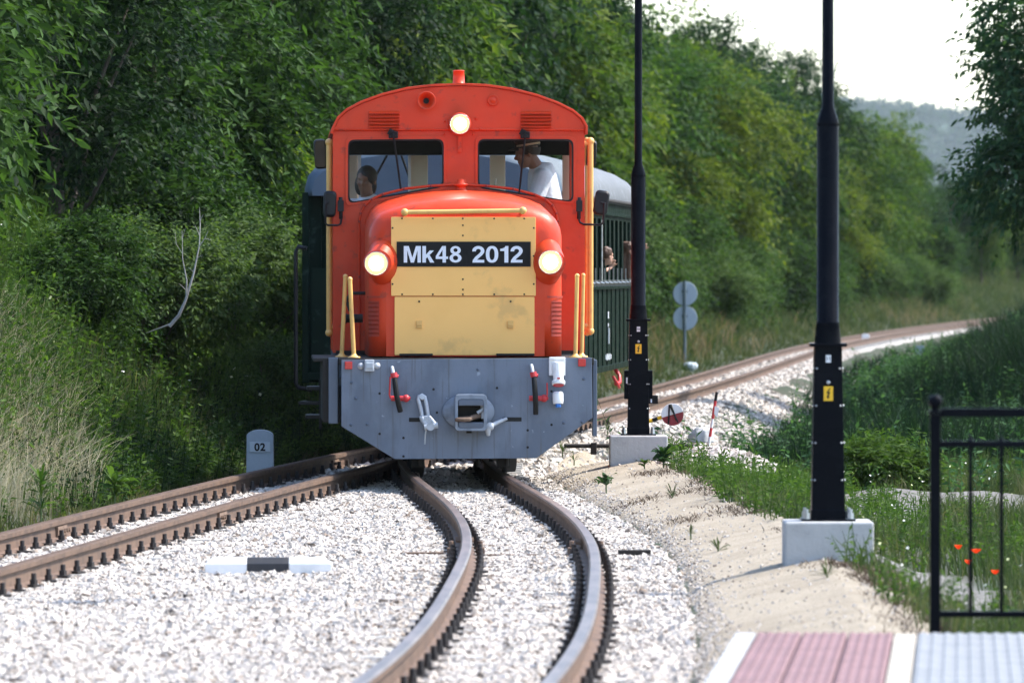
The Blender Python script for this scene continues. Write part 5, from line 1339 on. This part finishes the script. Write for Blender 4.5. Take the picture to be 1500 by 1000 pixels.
while y < 450:
    k = rnd.choice((0, 1, 2, 2, 3)); wood(y, float(main(y)) - 8.2 - rnd.uniform(0, 1.6), k, float(rnd.uniform(.92, 1.06)*lerp(y, [88, 140, 165, 190, 220, 265, 345], [1.2, 1.0, .86, 1.0, .82, .56, .44])), 1)
    y += lerp(y, [88, 330], [5, 10])*rnd.uniform(.85, 1.2)
YL = Proto('far', 'leaf_yellow', 45, 7.2, 2.3, .8, 20, 1700, 9, .18, .075, .75, .45, r0=.12)
for y_, o_, s_, lb in ((163, -3.4, .92, 'yellowish green tree standing out in the wood left of the nearer lamp post'), (152, -3.7, .62, 'low yellowish tree below the taller yellowish one in the wood'), (212, -3.6, .66, 'small yellowish tree in the wood right of the nearer lamp post')):
    x_ = float(main(y_)) + o_; plant(YL, 'tree', lb, 'tree', x_, y_, hgt(x_, y_) - .1, (s_, s_, s_), 1.0 + y_, 'yellowish trees of the far wood')
# scrub at the foot of the wood
y = 84.0; i = 0
while y < 250:
    x = float(main(y)) - 2.75 - rnd.uniform(0, .7); px = 750 + x/y*1e4; zn = [n for l, n in ZN if px < l][0]
    k = (0, 1, 1)[i % 3]; plant(BUSH[k], 'bush', f"{('grey green', 'leafy green', 'leafy green')[k]} scrub bush below the wood, {zn}", 'bush', x, y, hgt(x, y) - .1, rnd.uniform(.9, 1.5), rnd.uniform(0, 6), 'scrub at the foot of the far wood ' + zn, ('stem', 'foliage'))
    y += lerp(y, [84, 250], [3.2, 7])*rnd.uniform(.7, 1.3); i += 1

# trees on the right
RT = Proto('right', 'leaf_teal', 61, 6.6, 2.0, .7, 26, 4600, 10, .12, .055, .50, .12, r0=.12)
plant(RT, 'tree', 'dark bluish green tree at the right edge with boughs reaching in', 'tree', 7.8, 92.0, hgt(7.8, 92), (1, 1, 1.12), .8, 'trees on the right side')
plant(RT, 'tree', 'darker tree behind the one at the right edge', 'tree', 10.2, 100.0, hgt(10.2, 100), (1.1, 1.1, 1.25), 3.0, 'trees on the right side')
for x, y, s in ((14.0, 88, 1.3), (15.5, 97, 1.35), (13.8, 105, 1.2), (18, 112, 1.4), (20, 124, 1.4), (12.2, 82, 1.2), (18, 100, 1.5), (22, 136, 1.4), (17, 78, 1.4), (13, 72, 1.25)):
    plant(RT, 'tree', 'tree beyond the right edge that shades the tall grass', 'tree', x, y, hgt(x, y), s, rnd.uniform(0, 6), 'trees beyond the right edge')

# bleached dead branch on the bank
Yd = 60.2; bx_, _, bz_ = P(262, 462, Yd)
db = thing('dead_branch', 'bleached forked dead branch standing out of the bushes on the left bank', 'branch', (bx_, Yd, bz_))
def dpt(x, y, dy=0.): p = P(x, y, Yd); return (p[0] - bx_, dy, p[2] - bz_)
m = MB(); m.tube([dpt(248, 478), dpt(262, 462), dpt(272, 440, -.03), dpt(284, 400, -.02), dpt(292, 360), dpt(293, 330, .03), dpt(292, 304, .05)], [0.0168, 0.0156, 0.0120, 0.0084, 0.0054, 0.0042, 0.0018], 8)
m.tube([dpt(273, 436, -.03), dpt(274, 410, -.06), dpt(268, 380, -.05), dpt(267, 338, -.04)], [0.0084, 0.0060, 0.0042, 0.0018], 7); m.tube([dpt(291, 362), dpt(300, 350, -.03), dpt(305, 339, -.05)], [0.0048, 0.0036, 0.0018], 6); m.tube([dpt(268, 372, -.05), dpt(259, 358, -.08), dpt(257, 340, -.08)], [0.0030, 0.0024, 0.0012], 6)
m.tube([dpt(252, 474), dpt(235, 480, .1), dpt(212, 488, .2)], [0.0096, 0.0072, 0.0030], 6); 
for a_, b_ in (((284, 400), (276, 392)), ((292, 345), (286, 330)), ((267, 350), (272, 334)), ((272, 425), (262, 415)), ((300, 350), (309, 352)), ((293, 325), (298, 314)), ((287, 380), (297, 374))): m.tube([dpt(*a_), dpt((a_[0]+b_[0])/2, (a_[1]+b_[1])/2 - 1, -.02), dpt(*b_, -.03)], [.0035, .0025, .001], 5)
m.build('branch', M['deadwood'], db)

# ------------------------------------------------------------------ grass, weeds and flowers (uncountable: one object each)
def blades(rng, X, Y, h, w, bend=.35, zf=ground_h, seg=2):
    n = len(X); Z = zf(X, Y) - .02; a = rng.uniform(0, 6.28, n); dirv = np.stack([np.cos(a), np.sin(a), np.zeros(n)], -1)
    f = rng.uniform(0, 6.28, n); wv = np.stack([np.cos(f), np.sin(f)*.4, np.zeros(n)], -1)*(w*rng.uniform(.7, 1.3, n))[:, None]
    hh = h*rng.uniform(.55, 1.25, n); b = bend*rng.uniform(.2, 1.4, n); p0 = np.stack([X, Y, Z], -1)
    up = np.array([0, 0, 1.])
    p1 = p0 + up*(hh*.55)[:, None] + dirv*(hh*b*.28)[:, None]; p2 = p0 + up*(hh*(1 - b*.3))[:, None] + dirv*(hh*b)[:, None]
    v = np.stack([p0 - wv*.5, p0 + wv*.5, p1 + wv*.42, p1 - wv*.42, p2 + wv*.08, p2 - wv*.08], 1).reshape(-1, 3)
    i = (np.arange(n)*6)[:, None]; return v, np.concatenate([i + np.array([0, 1, 2, 3]), i + np.array([3, 2, 4, 5])])

def stuff(name, label, cat, v, f, mat): return tag(link(name, np_mesh(name, v, [f], mat)), label, cat, kind='stuff')

rng = np.random.default_rng(77)
def scatter(n, y0, y1, d0, d1, keep=None, ref=main, p=1.0):
    Y = y0 + (y1 - y0)*rng.uniform(0, 1, n)**p; X = ref(Y) + rng.uniform(d0, d1, n)
    k = np.abs(X) < .0765*Y + 1.6
    if keep is not None: k &= keep(X, Y)
    return X[k], Y[k]

# left bank: green weeds, straw, dark undergrowth
X, Y = scatter(120000, 40, 84, -6.5, -1.05, lambda x, y: fbm(x*1.3, y*.5, 51) + rng.uniform(-.2, .2, len(x)) > .36)
v, f = blades(rng, X, Y, .34*np.clip((main(Y) - X - .8)*1.2, .35, 1.3), .011, .5); stuff('bank_grass', 'mixed green grass covering the left bank', 'grass', v, f, M['grass'])
X, Y = scatter(50000, 42, 68, -5.2, -1.2, lambda x, y: (fbm(x*1.1, y*.35, 53) + np.exp(-((x + 3.72 + (y-50)*.06)/.45)**2 - ((y - 51)/6.5)**2)*.55 + rng.uniform(-.12, .12, len(x))) > .76)
v, f = blades(rng, X, Y, .55, .006, .6); stuff('straw_grass', 'pale dry straw grass standing on the left bank', 'grass', v, f, M['straw'])

def weeds(X, Y, h, nl, ll, lw, zf=ground_h, spread=.9, base=0.):
    n = len(X); d = nrm(np.stack([rng.normal(0, .22, n), rng.normal(0, .22, n), np.ones(n)], -1)); hh = h*rng.uniform(.5, 1.25, n)
    st = np.stack([X, Y, zf(X, Y) + base], -1); v = leaves_on(rng, st, d, hh, nl, ll, lw, .08, spread); 
    w = np.stack([np.full(n, .004), np.zeros(n), np.zeros(n)], -1); e = st + d*hh[:, None]
    sv = np.stack([st - w, st + w, e + w*.4, e - w*.4], 1).reshape(-1, 3)
    v = np.concatenate([v, sv]); return v, quads(len(v))
X, Y = scatter(22000, 42, 82, -6, -1.15, lambda x, y: fbm(x*.9, y*.5, 57) + rng.uniform(-.15, .15, len(x)) > .42)
v, f = weeds(X, Y, .55*np.clip((main(Y) - X - .8)*1.1, .3, 1.15), 13, .075, .026); stuff('bank_weeds', 'leafy green weeds crowding the left bank', 'weeds', v, f, M['weed'])
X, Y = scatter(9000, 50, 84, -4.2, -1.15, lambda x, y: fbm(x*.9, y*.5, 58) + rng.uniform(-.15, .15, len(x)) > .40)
v, f = weeds(X, Y, .42, 13, .050, .022); stuff('dark_undergrowth', 'dark undergrowth at the foot of the left bank, shade in its leaf colour', 'undergrowth', v, f, M['leaf_dark'])
X, Y = scatter(2600, 43, 64, -4.2, -1.0, lambda x, y: fbm(x*1.5, y*.8, 59) > .58)
v, f = blades(rng, X, Y, .30, .006, 1.3); stuff('dead_stalks', 'brown dead stalks along the foot of the left bank', 'dead grass', v, f, M['twig'])

# right meadow
def meadow(x, y): return (x > 1.25) & (x - (div(np.minimum(y, 70)) + .85) > lerp(y, [20, 30, 45, 58, 70], [1.05, .98, .62, .85, .9])) & ((y < 62) | (x > main(y) + 1.55))
X, Y = scatter(150000, 30, 75, .5, 12, lambda x, y: meadow(x - rng.exponential(.10, len(x)) + .02, y) & (bare_mask(x, y) + rng.uniform(-.05, .05, len(x)) < .475), lambda y: y*0 + .6)
v, f = blades(rng, X, Y, .15*(1 + 1.0*fbm(X*.8, Y*.3, 60)), .008, .5); stuff('meadow_grass', 'short green meadow grass right of the path', 'grass', v, f, M['grass'])
X, Y = scatter(13000, 30, 80, .5, 12, lambda x, y: meadow(x, y) & (fbm(x*1.2, y*.4, 61) + rng.uniform(-.1, .1, len(x)) > .50) & (bare_mask(x, y) < .49), lambda y: y*0 + .6)
v, f = weeds(X, Y, .24, 13, .050, .018); stuff('meadow_weeds', 'leafy weeds scattered through the right meadow', 'weeds', v, f, M['weed'])
X, Y = scatter(3000, 44, 62, .9, 2.6, lambda x, y: meadow(x, y) & (fbm(x*2, y*.7, 68) + rng.uniform(-.15, .15, len(x)) > .5), lambda y: y*0 + .3)
v, f = weeds(X, Y, .24*(.5 + fbm(X*1.5, Y*.5, 69)), 12, .065, .016); stuff('path_edge_weeds', 'bright narrow leaved weeds between the path edge and the nearer lamp post', 'weeds', v, f, M['weed'])
# tall grass right of the far track, shade put into its dark blades
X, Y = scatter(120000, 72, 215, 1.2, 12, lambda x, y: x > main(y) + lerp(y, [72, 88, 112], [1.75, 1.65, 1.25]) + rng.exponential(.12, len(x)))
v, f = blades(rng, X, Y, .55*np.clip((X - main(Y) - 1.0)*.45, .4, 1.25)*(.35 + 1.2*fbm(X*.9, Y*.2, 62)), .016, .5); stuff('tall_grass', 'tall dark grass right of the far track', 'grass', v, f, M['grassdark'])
X, Y = scatter(5200, 60, 170, 1.9, 10, lambda x, y: (x > main(y) + 1.9) & (fbm(x*.8, y*.2, 72) + rng.uniform(-.12, .12, len(x)) > .47))
v, f = weeds(X, Y, .62*(.4 + fbm(X*.9, Y*.25, 73)), 15, .10, .034); stuff('rough_weeds', 'dark rough weeds growing through the tall grass at right', 'weeds', v, f, M['leaf_teal'])
# verge left of the far track
X, Y = scatter(120000, 74, 400, -7, -.78)
v, f = blades(rng, X, Y, .42*np.clip((main(Y) - X - .75)*.8, .18, 1.2), .016, .5); stuff('verge_grass', 'light green verge grass between the far track and the wood', 'grass', v, f, M['grass'])
X, Y = scatter(5000, 100, 240, -4.4, -1.4, lambda x, y: fbm(x*.8, y*.12, 63) > .55)
v, f = blades(rng, X, Y, .55, .016, .5); stuff('verge_straw', 'tawny dry grass patches on the verge below the wood', 'grass', v, f, M['drygrass'])
# dry litter along the path edge
Y = rng.uniform(28, 58, 8000); e = lerp(Y, [20, 30, 36, 45, 54, 60], [1.1, 1.02, 1.0, .60, .92, .9]); X = div(Y) + .85 + e + rng.normal(0, .085, len(Y)); k = fbm(X*2, Y*.6, 64) > .40; X, Y = X[k], Y[k]
v, f = blades(rng, X, Y, .085, .007, 1.6, lambda a, b: np.maximum(ground_h(a, b), path_z(a, b) - .02)); stuff('dry_litter', 'brown dry stalks and litter along the edge of the path', 'dead grass', v, f, M['twig'])
rt = [(rng.uniform(45, 53), rng.uniform(.25, .7)) for _ in range(0)]
# brown litter lying in rows across the path
LX_, LY_ = [], []
for y_, x0_, x1_, n_l in ((49.2, .50, 1.35, 300), (45.6, .50, 1.35, 340), (53.6, .45, 1.2, 260), (36.2, 1.5, 1.95, 700), (34.6, 1.7, 2.0, 500)):
    q = rng.uniform(0, 1, n_l)**.6; q = q[fbm(q*9, q*0 + y_, 80) > .42]; n_l = len(q); LX_.append(x0_ + (x1_ - x0_)*q + rng.normal(0, .03, n_l)); LY_.append(y_ + .9*(fbm(q*3, q*0 + y_*1.7, 81) - .5) - .8*q + rng.normal(0, .22, n_l))
LX_ = np.concatenate(LX_); LY_ = np.concatenate(LY_)
v, f = blades(rng, LX_, LY_, .045, .006, 2.6, lambda a, b: path_z(a, b) + .018); stuff('path_litter', 'thin brown lines of dry litter lying across the path', 'dead grass', v, f, M['twig'])
# white flowers
def flowers(n, y0, y1, d0, d1, hs, keep, ref, r):
    X, Y = scatter(n, y0, y1, d0, d1, keep, ref); k = len(X); Z = ground_h(X, Y) + hs*rng.uniform(.6, 1.2, k)
    a = rng.uniform(0, 6.28, k); c = np.stack([X, Y, Z], -1); u = np.stack([np.cos(a), np.sin(a), rng.normal(0, .5, k)], -1)*r; w = np.stack([-np.sin(a), np.cos(a), rng.normal(0, .5, k)], -1)*r
    v = np.stack([c - u, c - w*.9, c + u, c + w*.9], 1).reshape(-1, 3); return v, quads(len(v))
v1, f1 = flowers(700, 32, 70, .9, 9, .24, lambda x, y: meadow(x, y) & (fbm(x*.9, y*.3, 65) > .5), lambda y: y*0 + .6, .009)
v2, f2 = flowers(160, 55, 74, -4.2, -1.3, .5, lambda x, y: fbm(x*1.5, y*.6, 66) > .45, main, .018)
stuff('white_flowers', 'tiny white wildflowers dotted over meadow and bank', 'flowers', np.concatenate([v1, v2]), np.concatenate([f1, f2 + len(v1)]), M['petal'])

# ------------------------------------------------------------------ single plants
def weed_plant(px, py, Y, label, n, L, w, up=.6, name='weed', cat='weed', mat='weed', stem=.05, group=None):
    x, _, z = P(px, py, Y); zz = max(hgt(x, Y), float(path_z(np.array([x]), np.array([Y]))[0])); t = thing(name, label, cat, (x, Y, min(z, zz + .05) if abs(z - zz) > .08 else z), 0, group)
    t.location.z = zz if abs(z - zz) < .15 else z
    rg = np.random.default_rng(int(px*7 + py)); vs, fs = [], []
    for i in range(n):
        a = rg.uniform(0, 6.28); e = rg.uniform(.1, 1)*up; d = np.array([math.cos(a)*(1-e*.5), math.sin(a)*(1-e*.5), e]); s = np.array([-math.sin(a), math.cos(a), rg.normal(0, .3)])*w*.5*rg.uniform(.7, 1.2); l = L*rg.uniform(.6, 1.15)
        o = np.array([0, 0, stem*rg.uniform(.3, 1.2)]); p1 = o + d*l*.35; p2 = o + d*l*.75 + np.array([0, 0, -l*.06]); p3 = o + d*l + np.array([0, 0, -l*.26])
        b = len(vs); vs += [o - s*.1, o + s*.1, p1 + s, p1 - s, p2 + s*.85, p2 - s*.85, p3]; fs += [(b, b+1, b+2, b+3), (b+3, b+2, b+4, b+5), (b+5, b+4, b+6, b+6)]
    me = bpy.data.meshes.new('leaves'); me.from_pydata([tuple(q) for q in vs], [], [f_ if f_[2] != f_[3] else f_[:3] for f_ in fs]); me.materials.append(M[mat]); link('leaves', me, t)
    MB().tube([(0, 0, -.03), (0, 0, stem*1.1)], .006, 6).build('stem', M['stem'], t); return t
M['weeddark'] = leaf_mat('weed_dark_leaf', (.022, .060, .020), (.040, .085, .030), .3)
weed_plant(888, 716, 48.6, 'dark leafy weed with drooping leaves alone on the sandy path', 16, .135, .038, .75, mat='weeddark', stem=.07)
weed_plant(972, 690, 53.6, 'low leafy plant at the right corner of the farther footing', 34, .14, .045, .95, mat='weeddark', stem=.10)
weed_plant(944, 680, 54.2, 'small pale green weed in front of the farther footing', 20, .09, .03, .8)
for px, py, Y, lb in ((824, 664, 56.5, 'little grass tuft nearest the buffer beam on the path'), (841, 676, 55, 'little grass tuft right of the one by the buffer beam'), (985, 720, 48.5, 'sparse grass tuft in the middle of the path'), (1052, 783, 40, 'tuft of spiky grass left of the nearer footing'), (1010, 660, 57.5, 'dry brown tuft beside the farther footing'), (1012, 783, 39.5, 'tiny sprig beside the spiky tuft on the path'), (890, 632, 62, 'grass tuft on the path behind the buffer beam corner'), (1212, 834, 34.5, 'small green tuft on the bank of soil under the nearer footing')):
    weed_plant(px, py, Y, lb, 22, .11 if 'tiny' not in lb else .06, .007, 1.3, 'grass_tuft', 'grass tuft', 'grass' if 'dry' not in lb else 'drygrass', .01, 'tufts on the path')
weed_plant(168, 735, 47.2, 'bright fern leaved weed against the left siding rail', 40, .20, .03, 1.0, mat='weed', stem=.12)
weed_plant(60, 770, 44.0, 'yellow green feathery weed at the left edge behind the siding rail', 70, .20, .016, 1.0, mat='weed', stem=.25)
xb, _, _ = P(1318, 640, 62); plant(Proto('bushr', 'weed', 71, .62, .50, 0, 16, 900, 11, .075, .022, .24, .2, r0=.015, limbs=8), 'bush', 'low bright green bush behind the railing post', 'bush', 3.45, 62, hgt(3.45, 62) - .02, (1.05, 1.0, .85), 0, None, ('stem', 'foliage'))
for px, py, lb, Y in ((1404, 804, 'red poppy farthest left by the railing', 38.5), (1430, 810, 'larger red poppy between the railing bars', 38.2), (1419, 826, 'small half hidden poppy below the pair', 37.8), (1458, 841, 'orange red poppy low and farthest right', 37.0)):
    x, _, z = P(px, py, Y); g = hgt(x, Y); t = thing('poppy', lb, 'poppy', (x, Y, g), 0, 'poppies by the railing'); hh = max(z - g, .06)
    MB().tube([(.02, 0, -.02), (.01, 0, hh*.5), (0, 0, hh)], .0025, 5).build('stem', M['stem'], t)
    m = MB()
    for i in range(4):
        a = i*math.pi/2 + .4; c_, s_ = math.cos(a), math.sin(a)
        r_ = .022 if 'larger' in lb else .017
        rows = [[(c_*q - s_*wq*u_, s_*q + c_*wq*u_, hh + zq + abs(u_)*.003) for u_ in (-1, -.4, .4, 1)] for q, wq, zq in ((.003, .006, 0), (r_*.7, r_*.9, .012), (r_*1.15, r_*.8, .022))]
        m.rings(rows, False, True, False)
    m.build('petals', M['poppy'], t)

# ------------------------------------------------------------------ distant wooded hill
HK = 3.0; hx0 = np.arange(-260, 900, 2.2); hy0 = np.arange(1350, 1900, 14.0)
Yg, Xg = np.meshgrid(hy0, hx0, indexing='ij')
ridge = lerp(Xg, [-260, 20, 75, 105, 160, 260, 900], [20, 42, 41.5, 37.5, 37, 33, 20])
prof = lerp(Yg, [1350, 1420, 1600, 1700, 1900], [-4, .28, .92, 1.0, .6]); prof = np.where(prof < 0, -.1, prof)
Zg = ridge*prof + (fbm(Xg*.12, Yg*.03, 90, 4) - .5)*6.0*np.clip(prof, 0, 1) + (vnoise(Xg*.4, Yg*.3, 93) - .5)*1.6*np.clip(prof, 0, 1)
n_, k_ = Yg.shape; i_ = np.arange(n_*k_).reshape(n_, k_)
hf = np.stack([i_[:-1, :-1], i_[:-1, 1:], i_[1:, 1:], i_[1:, :-1]], -1).reshape(-1, 4)
M['hill'] = paint('wooded_hill', (.040, .085, .045), (.020, .048, .030), .95, nscale=.12, amt=(.4, .62), bscale=.4, bstr=1.0, bdist=3.0)
tag(link('hill', np_mesh('hill', np.stack([Xg, Yg, Zg], -1).reshape(-1, 3)*HK, [hf], M['hill'], True)), kind='structure')
nt = 5200; Xt = rng.uniform(20, 200, nt); Yt = rng.uniform(1400, 1720, nt)
rr_ = lerp(Xt, [-260, 20, 75, 105, 160, 260, 900], [20, 42, 41.5, 37.5, 37, 33, 20])*np.maximum(lerp(Yt, [1350, 1420, 1600, 1700, 1900], [-4, .28, .92, 1.0, .6]), 0)
st = np.stack([Xt, Yt, rr_ + rng.uniform(-1, 2.2, nt)], -1); rep = np.repeat(st, 9, 0) + rng.normal(0, 1.0, (nt*9, 3))
v = leaves_on(rng, rep, nrm(rng.normal(size=(len(rep), 3)) + np.array([0, -.3, .5])), 1.6, 2, 1.5, 1.1, .1)
stuff('hill_wood', 'hazy blue green wood covering the distant hill', 'wood', v*HK, quads(len(v)), M['leaf_fardark'])

# ------------------------------------------------------------------ the air
HAZE = .000045
hm_ = bpy.data.materials.new('haze'); hm_.use_nodes = True; nt_ = hm_.node_tree; nt_.nodes.clear()
o_ = nt_.nodes.new("ShaderNodeOutputMaterial"); pv = nt_.nodes.new("ShaderNodeVolumePrincipled"); pv.inputs['Color'].default_value = (.80, .90, 1.0, 1); pv.inputs['Density'].default_value = HAZE; pv.inputs['Anisotropy'].default_value = .2
nt_.links.new(pv.outputs[0], o_.inputs['Volume'])
if HAZE: tag(MB().box((0, 2850, 66), (9000, 6500, 148)).build('haze', hm_), kind='stuff')
